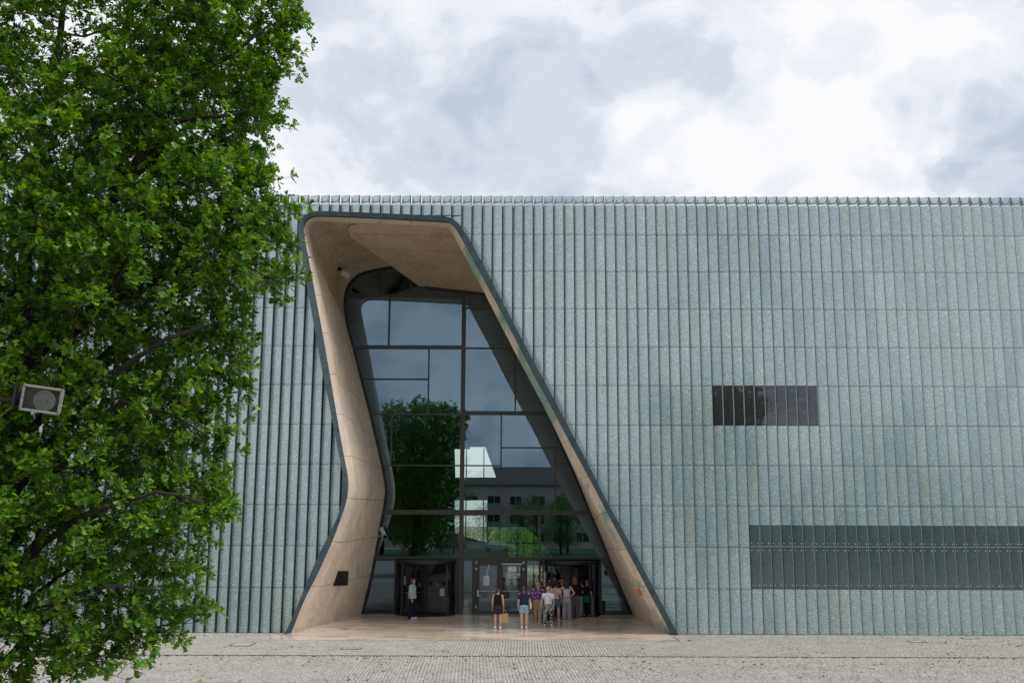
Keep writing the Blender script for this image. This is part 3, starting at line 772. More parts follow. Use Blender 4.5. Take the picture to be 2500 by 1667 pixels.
# cobbles
def cobbles():
    rs = np.random.RandomState(5); cx, cy, ca, sx, sy = [], [], [], [], []
    p = .104
    def put(xs, ys, ang, w, h): cx.append(xs); cy.append(ys); ca.append(ang); sx.append(w); sy.append(h)
    # upper field: straight courses running into the facade, set on the slant
    y = YK + .09; r = 0
    while y < D + .12:
        hw_ = y * .538; n = int(2 * hw_ / p); xs = -hw_ + (np.arange(n) + .5 * (r % 2) * .0) * p + .55 * (y - YK)
        put(xs + rs.normal(0, .006, n), np.full(n, y) + rs.normal(0, .005, n), rs.normal(0, .06, n), np.full(n, p) * rs.uniform(.84, .94, n), np.full(n, p) * rs.uniform(.84, .94, n)); y += p; r += 1
    # lower field: waves of arcs
    y = 24.6; r = 0
    while y < YK - .07:
        hw_ = y * .538; n = int(2 * hw_ / p); xs = -hw_ + (np.arange(n) + .5 * (r % 2)) * p
        ph = (xs / 1.6) % 1.0; yo = .28 * np.sqrt(np.maximum(0, 1 - (2 * ph - 1) ** 2)); sl = np.clip(-(2 * ph - 1) * .55, -.6, .6)
        put(xs + rs.normal(0, .011, n), y - .14 + yo + rs.normal(0, .009, n), sl + rs.normal(0, .1, n), p * rs.uniform(.78, .95, n), p * rs.uniform(.78, .95, n)); y += p; r += 1
    cx, cy, ca, sx, sy = [np.concatenate(a) for a in (cx, cy, ca, sx, sy)]
    a, b = FX
    keep = np.ones(len(cx), bool)
    for i in range(len(cx)):
        if cy[i] > YFL - .07:
            l = floor_lim(cy[i]); keep[i] = not (l[0] - .08 < cx[i] < l[1] + .08)
    keep &= (cy < YK - .07) | (cy > YK + .07)
    cx, cy, ca, sx, sy = [v[keep] for v in (cx, cy, ca, sx, sy)]
    n = len(cx); zt = rs.uniform(-.002, .008, n)
    V = np.zeros((n, 8, 3))
    for j, (ux, uy) in enumerate(((-1, -1), (1, -1), (1, 1), (-1, 1))):
        for lvl, (f, z) in enumerate(((1.0, -.03), (.82, 0))):
            dx, dy = ux * sx / 2 * f, uy * sy / 2 * f
            V[:, lvl * 4 + j, 0] = cx + dx * np.cos(ca) - dy * np.sin(ca); V[:, lvl * 4 + j, 1] = cy + dx * np.sin(ca) + dy * np.cos(ca)
            V[:, lvl * 4 + j, 2] = z if lvl == 0 else zt
    fi = np.array([(4, 5, 6, 7), (0, 1, 5, 4), (1, 2, 6, 5), (2, 3, 7, 6), (3, 0, 4, 7)])
    F = (fi[None] + 8 * np.arange(n)[:, None, None]).reshape(-1, 4)
    obj("cobblestone", np_mesh("cobblestone", V.reshape(-1, 3), 4, F, [M_COBBLE]), grd, kind="stuff")
cobbles()
kb = MB(); x = -24.0
while x < 24: kb.box(x, x + 1.97, YK - .05, YK + .05, -.03, .006); x += 2.0
kb.build("drain_slot", [plain("rusty_steel_edging", (.075, .06, .05), .7)], grd, kind="stuff", label="narrow dark steel slot running across the cobbles")
# weeds in the joints
def weeds():
    rs = np.random.RandomState(11); V = []; F = []
    M_W = leafmat("weed", [(0, (.13, .19, .03)), (1, (.26, .30, .07))], .3)
    n = 3000
    for i in range(n):
        y = rs.uniform(25, 40); x = rs.uniform(-.54, .54) * y
        dens = mnoise.noise(Vector((x * .35, y * .5, 3))) * .5 + .5
        if y > YK + .3 and dens < .62: continue
        if dens < .42: continue
        l = floor_lim(y) if y > YFL - .1 else None
        if l and l[0] - .1 < x < l[1] + .1: continue
        big = rs.rand() ** 9
        for b in range(rs.randint(3, 7)):
            t = rs.uniform(0, 2 * pi); r = rs.uniform(.012, .035) * (1 + 1.2 * big); h = rs.uniform(.008, .025) * (1 + 2.0 * big); w = .012 * (1 + big)
            dx, dy = cos(t), sin(t); k = len(V); ox, oy = x + rs.normal(0, .02), y + rs.normal(0, .012)
            V += [(ox - dy * w, oy + dx * w, .0), (ox + dy * w, oy - dx * w, .0), (ox + dx * r + dy * w * .8, oy + dy * r - dx * w * .8, h), (ox + dx * r * 1.3, oy + dy * r * 1.3, h * .9), (ox + dx * r - dy * w * .8, oy + dy * r + dx * w * .8, h)]
            F.append((k, k + 1, k + 2, k + 3, k + 4))
    obj("weeds", mesh("weeds", V, F, [M_W]), None, kind="stuff", label="small green weeds growing in the joints of the cobbles")
weeds()
# covers set in the ground
M_COVER = plain("cast_iron_cover", (.13, .11, .10), .7); M_COVERF = plain("worn_cover_infill", (.42, .38, .35), .8)
def cover(px, py, w, d, lab):
    c = onZ(px, py, 0.008); o = empty("access_cover", c, label=lab, category="manhole cover", group="access covers set flush in the cobbles")
    f = MB(); t = .05
    f.box(-w / 2, w / 2, -d / 2, -d / 2 + t, -.01, .012); f.box(-w / 2, w / 2, d / 2 - t, d / 2, -.01, .012); f.box(-w / 2, -w / 2 + t, -d / 2 + t, d / 2 - t, -.01, .012); f.box(w / 2 - t, w / 2, -d / 2 + t, d / 2 - t, -.01, .012)
    f.build("rim", [M_COVER], o); MB().box(-w / 2 + t, w / 2 - t, -d / 2 + t, d / 2 - t, -.01, .008).build("lid", [M_COVERF], o)
cover(592, 1572.5, .75, .8, "pale rectangular access cover in the cobbles left of the polished floor")
cover(857, 1582, .7, .35, "narrow access cover in the cobbles in front of the polished floor")
cover(2238, 1565.5, .6, .5, "brown access cover in the cobbles below the dark ribbon window")
cover(2368, 1557.5, .6, .4, "small brown access cover close to the glass wall at the far right")
for px, py, lab in ((842, 1534, "small dark round drain lid in the floor by the left sandstone wall"), (1515, 1533.5, "small dark round drain lid in the floor by the right sandstone wall")):
    c = onZ(px, py, .014); o = MB().lathe([(.16, 0), (.16, .006), (.13, .008), (.01, .008)], 20).build("drain_lid", [M_COVER], None, False, c, label=lab, category="drain cover", group="round drain lids in the polished floor")

# ================================================================== THINGS ON THE ENTRANCE
def on_reveal(px, py):
    """first hit of the photo ray with the left/right reveal wall (ruled surface) -> point, normal"""
    d = ray(px, py); best = None
    for i in list(range(0, CUM[3] + 3)) + list(range(CUM[5], NP)):
        for v in range(20):
            a, b, c = rv(i, v / 20), rv(i + 1, v / 20), rv(i, (v + 1) / 20); e = rv(i + 1, (v + 1) / 20)
            for tri in ((a, b, c), (b, e, c)):
                n = (tri[1] - tri[0]).cross(tri[2] - tri[0])
                den = n.dot(d)
                if abs(den) < 1e-9: continue
                k = n.dot(tri[0] - Vector((0, 0, EYE))) / den; p = Vector((0, 0, EYE)) + d * k
                ok = all((tri[(j + 1) % 3] - tri[j]).cross(p - tri[j]).dot(n) >= -1e-6 for j in range(3))
                if ok and k > 0 and (best is None or k < best[0]): best = (k, p, (n if den < 0 else -n).normalized())
    return (best[1], best[2]) if best else (onY(px, py, D + 2), Vector((1, 0, 0)))
# plaque
pp = [on_reveal(*p) for p in ((825, 1393), (848.5, 1393), (847, 1427), (813, 1428.5))]
nn = pp[1][1]; o_ = pp[0][0]
pl = empty("plaque", pp[2][0], label="black slanted stone plaque fixed to the left sandstone wall", category="plaque")
b = MB(); V = [p[0] - pp[2][0] + nn * .005 for p in pp] + [p[0] - pp[2][0] + nn * .05 for p in pp]
b.add(V, [(4, 5, 6, 7), (0, 1, 5, 4), (1, 2, 6, 5), (2, 3, 7, 6), (3, 0, 4, 7)]).build("slab", [plain("black_granite", (.010, .010, .011), .3)], pl)
ln = MB(); ux = (V[5] - V[4]).normalized()
for i in range(9):
    u = .12 + .085 * i; a = V[5].lerp(V[6], u); w = .30 if i else .36
    wd = (V[5] - V[4]).length * (.78 - .10 * (i % 3)); dz = (V[6] - V[5]) * .012
    p0 = a - ux * (wd + .04) + nn * .004; p1 = a - ux * .05 + nn * .004; ln.add([p0, p1, p1 + dz, p0 + dz], [(0, 1, 2, 3)])
ln.build("engraved_text", [plain("engraving_grey", (.07, .07, .068), .5)], pl)
# orange plate on the right band
oc, onn = on_reveal(1556, 1443); oc = onY(1561, 1443, D + .5)
op = MB(); d3 = (CC[NP - 16] - CC[NP - 8]).normalized(); sd_ = Vector((.35, .93, 0)).normalized()
c0 = onY(1559.5, 1437, YC - .05); c1 = onY(1567.5, 1452, YC - .05)
nv = Vector((-.5, -.8, .25)).normalized(); ax = (c1 - c0); wv = ax.cross(nv).normalized() * .11
V = [c0 - wv, c0 + wv, c1 + wv, c1 - wv]; V = [v - c0 for v in V] + [v - c0 + nv * .03 for v in V]
op.add(V, [(4, 5, 6, 7), (0, 1, 5, 4), (1, 2, 6, 5), (2, 3, 7, 6), (3, 0, 4, 7), (3, 2, 1, 0)]).build("marker_plate", [plain("rust_orange", (.42, .11, .05), .6)], None, False, c0, label="small rust-orange plate on the edge of the right sandstone band", category="plate")
# ceiling spotlight on the vault
sp_p, sp_n = on_reveal(826, 655)
sl = empty("spotlight", sp_p, label="grey boxy spotlight under the vault left of the glass", category="spotlight")
MB().bar(Vector((0, 0, 0)), sp_n * .30, .10, 12, .07).build("bracket", [M_BLACK], sl)
hd = MB(); hd.box(-.24, .24, -.12, .12, -.15, .15, 0, .02); ho = hd.build("housing", [plain("spot_grey", (.30, .28, .27), .5)], sl); ho.location = sp_n * .30 + Vector((.10, -.06, -.16)); ho.rotation_euler = (.35, .35, .35)
fc = MB(); fc.box(-.20, .20, -.135, -.118, -.11, .11); f2 = fc.build("lens", [plain("spot_glass", (.36, .35, .34), .15)], sl); f2.location = ho.location; f2.rotation_euler = ho.rotation_euler
# CCTV
cp, cn = on_reveal(918, 1308)
cc = empty("security_camera", cp, label="pale tubular security camera on an arm beside the left edge of the glazing", category="camera")
t1 = onY(935, 1307, cp.y - .15) - cp
MB().bar((0, 0, 0), t1, .025, 8).build("arm", [plain("cctv_white", (.5, .45, .42), .5)], cc)
hb = onY(931, 1290, cp.y - .1) - cp; he = onY(939, 1308, cp.y - .45) - cp
MB().bar(hb, he, .10, 12).build("housing", [plain("cctv_body", (.50, .44, .42), .5)], cc); MB().bar(he, he + (he - hb).normalized() * .03, .075, 12).build("lens", [M_BLACK], cc)
# ash bin, cone, wet floor sign, poster, notices
c = onZ(1473, 1499.5, .014)
ab = empty("ash_bin", c, label="slim black cylindrical bin standing by the right end of the glazing", category="bin")
MB().lathe([(.10, 0), (.105, .02), (.105, .62), (.1, .64), (.01, .64)], 20).build("body", [M_BLACK], ab); MB().lathe([(.112, .60), (.112, .625), (.108, .63), (.1, .63)], 20).build("rim", [M_DARKSTEEL], ab)
c = onZ(1300, 1498.5, .014)
tc = empty("traffic_cone", c, label="small orange and white striped traffic cone by the queue", category="traffic cone")
MO_ = plain("cone_orange", (.62, .085, .03), .5); MW_ = plain("cone_white", (.75, .74, .72), .5)
MB().box(-.15, .15, -.15, .15, 0, .03, 0, .008).build("base", [MO_], tc)
co = MB(); prof = [(.115, .03), (.088, .12), (.068, .22), (.045, .32), (.028, .40), (.022, .42)]
for i, ((r0, z0), (r1, z1)) in enumerate(zip(prof, prof[1:])):
    (MB().lathe([(r0, z0), (r1, z1)], 16)).build("stripe" if i % 2 else "cone_ring", [MW_ if i % 2 else MO_], tc)
c = onZ(1136.5, 1497, .0); c.y = DG + .35
ws = empty("wet_floor_sign", (c.x + .02, c.y, .006), label="yellow folding wet-floor sign behind the glass left of the double door", category="warning sign")
M_Y = plain("sign_yellow", (.85, .56, .03), .5)
for s_, nm in ((-1, "board"), (1, "board")):
    V = [(-.14, s_ * .16, 0), (.14, s_ * .16, 0), (.085, s_ * .02, .62), (-.085, s_ * .02, .62)]; V2 = [(x, y + s_ * .012, z) for x, y, z in V]
    MB().add(V + V2, [(0, 1, 2, 3), (7, 6, 5, 4), (0, 4, 5, 1), (1, 5, 6, 2), (2, 6, 7, 3), (3, 7, 4, 0)]).build("board", [M_Y], ws)
tr = MB(); tr.add([(-.07, -.135, .30), (.07, -.135, .30), (0, -.098, .43)], [(0, 1, 2)]); tr.build("warning_triangle", [plain("sign_red", (.5, .12, .04), .5)], ws)
def sheet(name, px0, px1, py0, py1, lab, cat, col, lines=0, lcol=(.05, .06, .08), dy=-.03, group=None, poly=None):
    pts = poly or [(px0, py1), (px1, py1), (px1, py0), (px0, py0)]
    P = [onY(x, y, DG + dy) for x, y in pts]; o = P[0]
    e = empty(name, o, label=lab, category=cat)
    if group: e['group'] = group
    V = [p - o for p in P]; V += [v + Vector((0, .004, 0)) for v in V]
    MB().add(V, [(0, 1, 2, 3), (7, 6, 5, 4), (0, 4, 5, 1), (1, 5, 6, 2), (2, 6, 7, 3), (3, 7, 4, 0)]).build("sheet", [plain(name + "_paper", col, .6, 0, .05)], e)
    l = MB(); w = (P[1] - P[0]).x; h = (P[3] - P[0]).z
    for i in range(lines):
        z = h * (.86 - .72 * i / max(1, lines - 1)); rr = .35 + .4 * ((i * 37) % 10) / 10; x0 = w * .12 + (V[3].x - V[0].x) * z / h
        l.add([(x0, -.003, z), (x0 + w * rr, -.003, z), (x0 + w * rr, -.003, z + h * .028), (x0, -.003, z + h * .028)], [(0, 1, 2, 3)])
    if lines: l.build("printed_text", [plain(name + "_ink", lcol, .6)], e)
    return e
sheet("notice", 1180.5, 1194.5, 1405, 1428, "white paper notice taped to the left leaf of the double door", "notice", (.62, .66, .66), 7, dy=-.07)
tp = MB(); a, b_ = onY(1193.5, 1378, DG - .07), onY(1187.5, 1406, DG - .07); tp.beam((a.x, a.z), (b_.x, b_.z), .035, a.y - .003, a.y)
tp.build("tape_strip", [plain("tape", (.6, .64, .64), .5)], label="pale strip of tape running up from the white notice on the door", category="tape")
sheet("door_sticker", 984.5, 990.5, 1405.5, 1427, "narrow pale sign strip beside the left revolving door", "sign", (.55, .62, .62), 5, (.08, .2, .35), -.11)
sheet("door_sticker", 1327.5, 1334, 1395.5, 1416, "narrow pale sign strip beside the right revolving door", "sign", (.55, .62, .62), 5, (.08, .2, .35), -.11)
sheet("leaflet", 1332.5, 1339, 1417.5, 1428.5, "small white leaflet under the strip by the right revolving door", "notice", (.65, .66, .66), 3, dy=-.11)
sheet("pictogram", 1064, 1073, 1422.5, 1431.5, "small black square pictogram on the left revolving door glass", "sign", (.03, .03, .03), 3, (.6, .6, .6), -.62)
sheet("pictogram", 1020.5, 1028, 1422.5, 1431.5, "small black square pictogram behind the woman in the pale blouse", "sign", (.03, .03, .03), 3, (.6, .6, .6), -.62)
sheet("leaflet", 1074, 1085, 1436, 1454, "grey paper sheet on the lower glass of the left revolving door", "notice", (.33, .36, .36), 4, dy=-.62)
sheet("info_poster", 0, 0, 0, 0, "large pale slanted information poster behind the glass at the right", "poster", (.42, .50, .50), 6, (.12, .15, .16), .12, poly=[(1465, 1490), (1518, 1490), (1503, 1437), (1465, 1436)])
# opening hours printed in white on the right leaf
e = empty("opening_hours", onY(1234, 1428, DG - .065), label="white opening-hours lettering on the right leaf of the double door", category="lettering")
l = MB(); rg = random.Random(2); h0 = onY(1234, 1428, DG - .065)
for i in range(11):
    py = 1396 + 3.0 * i; p0 = onY(1234, py, DG - .065) - h0
    if i < 3: l.add([p0, p0 + Vector((.25 + .22 * rg.random(), 0, 0)), p0 + Vector((.3, 0, -.022)), p0 + Vector((0, 0, -.022))], [(0, 1, 2, 3)]); continue
    for x, w in ((0, rg.uniform(.16, .28)), (.36, .18)): l.add([p0 + Vector((x, 0, 0)), p0 + Vector((x + w, 0, 0)), p0 + Vector((x + w, 0, -.022)), p0 + Vector((x, 0, -.022))], [(0, 1, 2, 3)])
l.build("printed_lines", [plain("white_film", (.7, .72, .72), .5)], e)
# ================================================================== OAK TREE
TY = 15.0
TC = onY(15, 900, TY); TCX = TC.x
OUT = [(-150, 60), (-110, 380), (-60, 600), (0, 722), (40, 735), (100, 715), (130, 695), (180, 700), (250, 676), (290, 640), (330, 650), (400, 620), (440, 660), (470, 655), (500, 690), (545, 716), (580, 690), (610, 640), (650, 660), (695, 700), (715, 640), (740, 588), (800, 580), (850, 592), (870, 596), (900, 560), (950, 572), (1000, 548), (1050, 530), (1080, 545), (1130, 528), (1160, 535), (1200, 550), (1250, 557), (1300, 515), (1360, 487), (1400, 455), (1430, 475), (1480, 410), (1530, 470), (1555, 360), (1590, 320), (1610, 300), (1667, 205), (1740, 120), (1800, 60)]
def crown_R(z):
    # photo row for height z at tree depth
    v = Vector((0, TY, z - EYE)); py = 833.5 - FPX * v.dot(_u) / v.dot(_f)
    for (y0, x0), (y1, x1) in zip(OUT, OUT[1:]):
        if y0 <= py <= y1: px = x0 + (x1 - x0) * (py - y0) / (y1 - y0); return max(.05, onY(px, py, TY).x - TCX)
    return 0.05
ZB, ZT = onY(100, 1790, TY).z, onY(100, -148, TY).z
class Tubes:
    def __init__(s): s.V = []; s.F = []; s.n = 0
    def add(s, pts, radii, n=5):
        pts = [Vector(p) for p in pts]; k0 = s.n
        up = Vector((.3, .2, 1)).normalized()
        for i, p in enumerate(pts):
            d = (pts[min(i + 1, len(pts) - 1)] - pts[max(i - 1, 0)]).normalized(); a = d.cross(up)
            if a.length < .05: a = d.cross(Vector((1, 0, 0)))
            a.normalize(); b = d.cross(a)
            for j in range(n):
                t = 2 * pi * j / n; q = p + (a * cos(t) + b * sin(t)) * radii[i]; s.V.append((q.x, q.y, q.z))
        for i in range(len(pts) - 1):
            for j in range(n): s.F.append((k0 + i * n + j, k0 + i * n + (j + 1) % n, k0 + (i + 1) * n + (j + 1) % n, k0 + (i + 1) * n + j))
        s.n += n * len(pts)
    def build(s, name, mat, parent): return obj(name, np_mesh(name, np.array(s.V), 4, np.array(s.F), [mat], True), parent)
def wob(a, b, n, amp, rg, sag=0.0):
    a = Vector(a); b = Vector(b); L = (b - a).length; pts = []
    o = Vector((0, 0, 0))
    for i in range(n + 1):
        t = i / n
        o = o * .6 + Vector((rg.gauss(0, 1), rg.gauss(0, 1), rg.gauss(0, .6))) * amp * L * .5
        f = sin(pi * t); pts.append(a.lerp(b, t) + o * (f if i < n else 0) + Vector((0, 0, sag * L * f)))
    return pts
LEAF_HALF = [(.12, .20), (.06, .32), (.31, .50), (.09, .60), (.32, .84)]
def leaf_template():
    V = [(0, 0, 0), (0, 1, -.08)]; n = len(LEAF_HALF)
    for s_ in (1, -1):
        for x, y in LEAF_HALF: V.append((s_ * x * 1.05, y, .32 * x - .10 * y * y))
    F = [[0] + [2 + i for i in range(n)] + [1], [1] + [2 + n + i for i in range(n - 1, -1, -1)] + [0]]
    return np.array(V, dtype=np.float64), np.array(F)
def leaf_cloud(name, pos, dirs, nrm, size, mat, parent):
    """every leaf a lobed blade: base at pos, pointing along dirs, facing nrm"""
    LV, LF = leaf_template(); n = len(pos)
    y = dirs / np.linalg.norm(dirs, axis=1)[:, None]; x = np.cross(y, nrm); x /= (np.linalg.norm(x, axis=1)[:, None] + 1e-9); z = np.cross(x, y)
    V = pos[:, None, :] + size[:, None, None] * (LV[None, :, 0:1] * x[:, None, :] + LV[None, :, 1:2] * y[:, None, :] + LV[None, :, 2:3] * z[:, None, :])
    F = (LF[None] + len(LV) * np.arange(n)[:, None, None]).reshape(-1, LF.shape[1])
    return obj(name, np_mesh(name, V.reshape(-1, 3), LF.shape[1], F, [mat]), parent)
LAMP = onY(101, 975, 12.35)
def build_oak():
    rg = random.Random(21); rs = np.random.RandomState(21)
    base = Vector((TCX - .35, TY + .1, 0))
    oak = empty("oak_tree", base, label="big upright oak with dense bright green lobed leaves filling the left of the view", category="tree")
    tr = Tubes(); br = Tubes()
    L = lambda px, py, dy=0.0: onY(px, py, TY + dy) - base
    limbs = []
    def limb(pts, r0, r1, tube, n=8):
        P = [Vector(p) for p in pts]; out = []
        for i in range(len(P) - 1):
            seg = wob(P[i], P[i + 1], 5, .035, rg); out += seg[:-1]
        out.append(P[-1]); R = [r0 + (r1 - r0) * (i / (len(out) - 1)) ** .8 for i in range(len(out))]
        tube.add(out, R, n); limbs.append((out, R)); return out
    # leaders seen in the photograph
    limb([(0, 0, 0), L(-30, 1500), L(20, 1150), L(70, 900), L(120, 720), L(185, 470), L(262, 230), L(322, 10), L(340, -90)], .26, .035, tr, 10)
    limb([L(70, 900), L(150, 660, -.3), L(300, 440, -.6), L(385, 340, -.7), L(460, 190, -.5), L(560, 140, -.4), L(660, 60, -.3)], .12, .02, br)
    limb([L(300, 440, -.6), L(410, 300, -.8), L(530, 285, -1.0), L(610, 270, -1.0)], .06, .015, br, 6)
    limb([L(330, 430, -.5), L(430, 350, .1), L(520, 385, .3), L(600, 380, .3)], .05, .012, br, 6)
    limb([L(20, 1150), L(60, 700, .6), L(95, 340, .9), L(150, 60, 1.0), L(175, -80, 1.0)], .14, .03, tr)
    limb([L(-30, 1400), L(-160, 900, .3), L(-240, 400, .4), L(-270, -10, .3)], .16, .03, tr)
    limb([L(0, 1250), L(150, 1050, -.8), L(250, 930, -1.2), L(400, 830, -1.4), L(520, 790, -1.4)], .09, .015, br)
    limb([L(-20, 1400), L(120, 1180, -.6), L(200, 1050, -.9), L(300, 980, -1.0), L(420, 1010, -1.0), L(500, 1060, -.9)], .08, .014, br)
    limb([L(-30, 1480), L(100, 1330, -.9), L(220, 1250, -1.5), L(380, 1200, -1.6), L(500, 1225, -1.6)], .075, .014, br)
    limb([L(-30, 1540), L(120, 1480, -.9), L(260, 1430, -1.5), L(400, 1440, -1.5)], .06, .012, br)
    limb([L(100, 780), L(250, 640, .6), L(420, 560, .8), L(560, 520, .6), L(690, 545, .4)], .075, .014, br)
    limb([L(80, 850), L(300, 720, .2), L(480, 640, 0), L(600, 650, -.2), L(690, 692, -.3)], .07, .012, br)
    for i in range(26):       # the other ascending limbs round the trunk
        z0 = rg.uniform(1.0, 8.0); a = rg.uniform(0, 2 * pi); z1 = min(ZT - .4, z0 + rg.uniform(2.0, 4.6)); R = crown_R(z1) * rg.uniform(.55, .85)
        t0 = (z0 / 12.0); p0 = Vector((.9 * t0 * .6 + .3, 0, z0)); p1 = Vector((TCX - base.x + R * cos(a), R * sin(a), z1))
        limb([p0, p0.lerp(p1, .5) + Vector((0, 0, -.35)), p1], rg.uniform(.05, .09), .012, br, 6)
    lp = []; 
    for out, R in limbs:
        for a, b, r in zip(out, out[1:], R):
            for u in (0, .5): lp.append((*(a.lerp(b, u)), r))
    lp = np.array(lp)
    P, Dr, Nm, Sz = [], [], [], []
    eye = Vector((0, 0, EYE)) - base
    lamp = LAMP - base
    ray_l = (lamp - eye).normalized(); dl = (lamp - eye).length
    def hides_lamp(p):
        w = p - eye; al = w.dot(ray_l)
        if al > dl + .5: return False
        off = w - ray_l * al
        return off.length < .50 and not (off.z < -.11 and off.x < .08)
    def pix(p):
        v = p + base - Vector((0, 0, EYE)); d = v.dot(_f); return 1250 + FPX * v.dot(_r) / d, 833.5 - FPX * v.dot(_u) / d
    clumps = []; tries = 0
    def try_clump(z, a, rf, r):
        Rz = crown_R(z); R = max(0.0, Rz * .965 - r * .92) * rf
        c = Vector((TCX - base.x + R * cos(a), R * sin(a), z))
        for c2, r2, _ in clumps:
            if (c - c2).length < (r + r2) * .575: return False
        px, py = pix(c)
        g_ = mnoise.noise(Vector((px * .0045, py * .0045, 5.5)))
        if g_ < -.24 and px < 560 and rg.random() < (.9 if py < 560 else .6): return False
        if sin(a) < .2 and 20 < px < 190 and 640 < py < 930 and rg.random() < .85: return False     # window on to the trunk
        if sin(a) < .3 and 250 < px < 570 and 210 < py < 480 and abs((px - 250) * .75 + (py - 470)) < 90 and rg.random() < .85: return False    # limbs seen against the sky
        clumps.append((c, r, a)); return True
    for px, py in [(705, 40), (668, 38), (640, 70), (676, 132), (650, 160), (610, 175), (648, 252), (612, 262), (575, 250), (640, 440), (606, 462), (572, 470), (692, 548), (664, 575), (640, 535), (604, 560), (682, 690), (654, 668), (622, 645), (590, 630), (572, 800), (578, 868), (552, 950), (530, 1075), (535, 1245), (500, 1240), (452, 1425), (448, 1522), (420, 1500), (325, 1575), (285, 1610)]:
        c = onY(px, py, TY + rg.uniform(-.3, .3)) - base; clumps.append((c, rg.uniform(.20, .27), 0.0))
    for i in range(len(OUT) * 4):                                        # clumps that draw the right hand outline
        z = ZB + (ZT - ZB) * (i + rg.random()) / (len(OUT) * 4); r = rg.uniform(.30, .50)
        if crown_R(z) > .5: try_clump(z, rg.uniform(-.30, .30), 1.0, r)
    while tries < 11000:
        tries += 1
        z = rg.uniform(ZB, ZT); Rz = crown_R(z)
        if rg.random() > Rz / 4.4 + .1: continue
        a = rg.uniform(0, 2 * pi)
        if cos(a) < -.3 and rg.random() < .8: continue
        if sin(a) > .5 and rg.random() < .5: continue
        try_clump(z, a, 1 - .62 * rg.random() ** 1.6, rg.uniform(.42, .82))
    # connect clumps from the inside out, each to the nearest limb or earlier clump below it
    clumps.sort(key=lambda c: hypot(c[0].x, c[0].y) * .7 + c[0].z * .25)
    nodes = [tuple(r) for r in lp]
    nspr = 0
    for c, r, a in clumps:
        st = c + Vector((-cos(a), -sin(a), -.9)) * r * .45
        A = np.array(nodes); dd_ = A[:, :3] - np.array(st); cost = np.sqrt((dd_ ** 2).sum(1)) + np.where(dd_[:, 2] > -.1, .9, 0)
        j = int(cost.argmin()); src = Vector(A[j, :3]); r0 = min(A[j, 3] * .75, .012 + .012 * (src - st).length)
        mid = src.lerp(st, .5) + Vector((rg.gauss(0, .07), rg.gauss(0, .07), -.10 * (src - st).length))
        path = [src, src.lerp(mid, .5) + Vector((rg.gauss(0, .03), rg.gauss(0, .03), .02)), mid, mid.lerp(st, .5) + Vector((rg.gauss(0, .03), rg.gauss(0, .03), -.02)), st, c]
        br.add(path, [r0, r0 * .9, r0 * .8, r0 * .68, r0 * .55, r0 * .3], 5)
        for q_, f_ in zip(path[2:], (.8, .68, .55, .3)): nodes.append((q_.x, q_.y, q_.z, r0 * f_))
        cn = [st, c]
        ns_ = int(8 + 16 * r * r / .5)
        for k_ in range(ns_):
            v = Vector((rg.gauss(0, 1), rg.gauss(0, 1), rg.gauss(.35, .8))).normalized()
            d = (v + Vector((cos(a), sin(a), .35)) * .55).normalized()
            tip = c + Vector((v.x * r, v.y * r, v.z * r * .75)) + d * rg.uniform(-.10, .14)
            if rg.random() < .22: tip += d * rg.uniform(.1, .34)
            if hides_lamp(tip): continue
            nspr += 1; s0 = min(cn, key=lambda n_: (n_ - tip).length + (.3 if n_.z > tip.z else 0)); cn.append(s0.lerp(tip, .45)); cn.append(s0.lerp(tip, .75))
            br.add([s0, s0.lerp(tip, .5) + Vector((rg.gauss(0, .03), rg.gauss(0, .03), rg.gauss(0, .03))), tip], [.0065, .005, .0025], 3)
            hid = sin(a) > .45 or (c + base).x < onY(-60, 800, TY).x
            nros = 2 if hid else rg.randint(3, 4)
            for k in range(nros):
                t = 1 - .5 * k / nros; q_ = s0.lerp(tip, t) + Vector((rg.gauss(0, .07), rg.gauss(0, .07), rg.gauss(0, .05))) * (0 if k == 0 else 1)
                ax = (d + Vector((rg.gauss(0, .35), rg.gauss(0, .35), rg.gauss(.1, .25)))).normalized()
                s1 = ax.orthogonal().normalized(); s2 = ax.cross(s1); nl = rg.randint(4, 5) if hid else rg.randint(5, 7); ph = rg.uniform(0, 6.28)
                for m in range(nl):
                    t2 = ph + m * 2.4; sp = rg.uniform(.4, 1.1)
                    ld = (ax * rg.uniform(.35, 1.0) + (s1 * cos(t2) + s2 * sin(t2)) * sp + Vector((0, 0, -.10))).normalized()
                    nn_ = Vector((rg.gauss(0, .4), rg.gauss(0, .4), 1)) + ax * .45
                    P.append(q_ + ld * .012); Dr.append(ld); Nm.append(nn_); Sz.append(rg.uniform(.075, .14) * (1.3 if hid else 1))
    count = len(clumps)
    tr.build("trunk", M_BARK, oak); br.build("branches", M_BARK, oak)
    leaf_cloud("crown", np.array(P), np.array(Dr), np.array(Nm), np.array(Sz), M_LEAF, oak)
    print("oak leaves", len(P), "sprays", count)
build_oak()

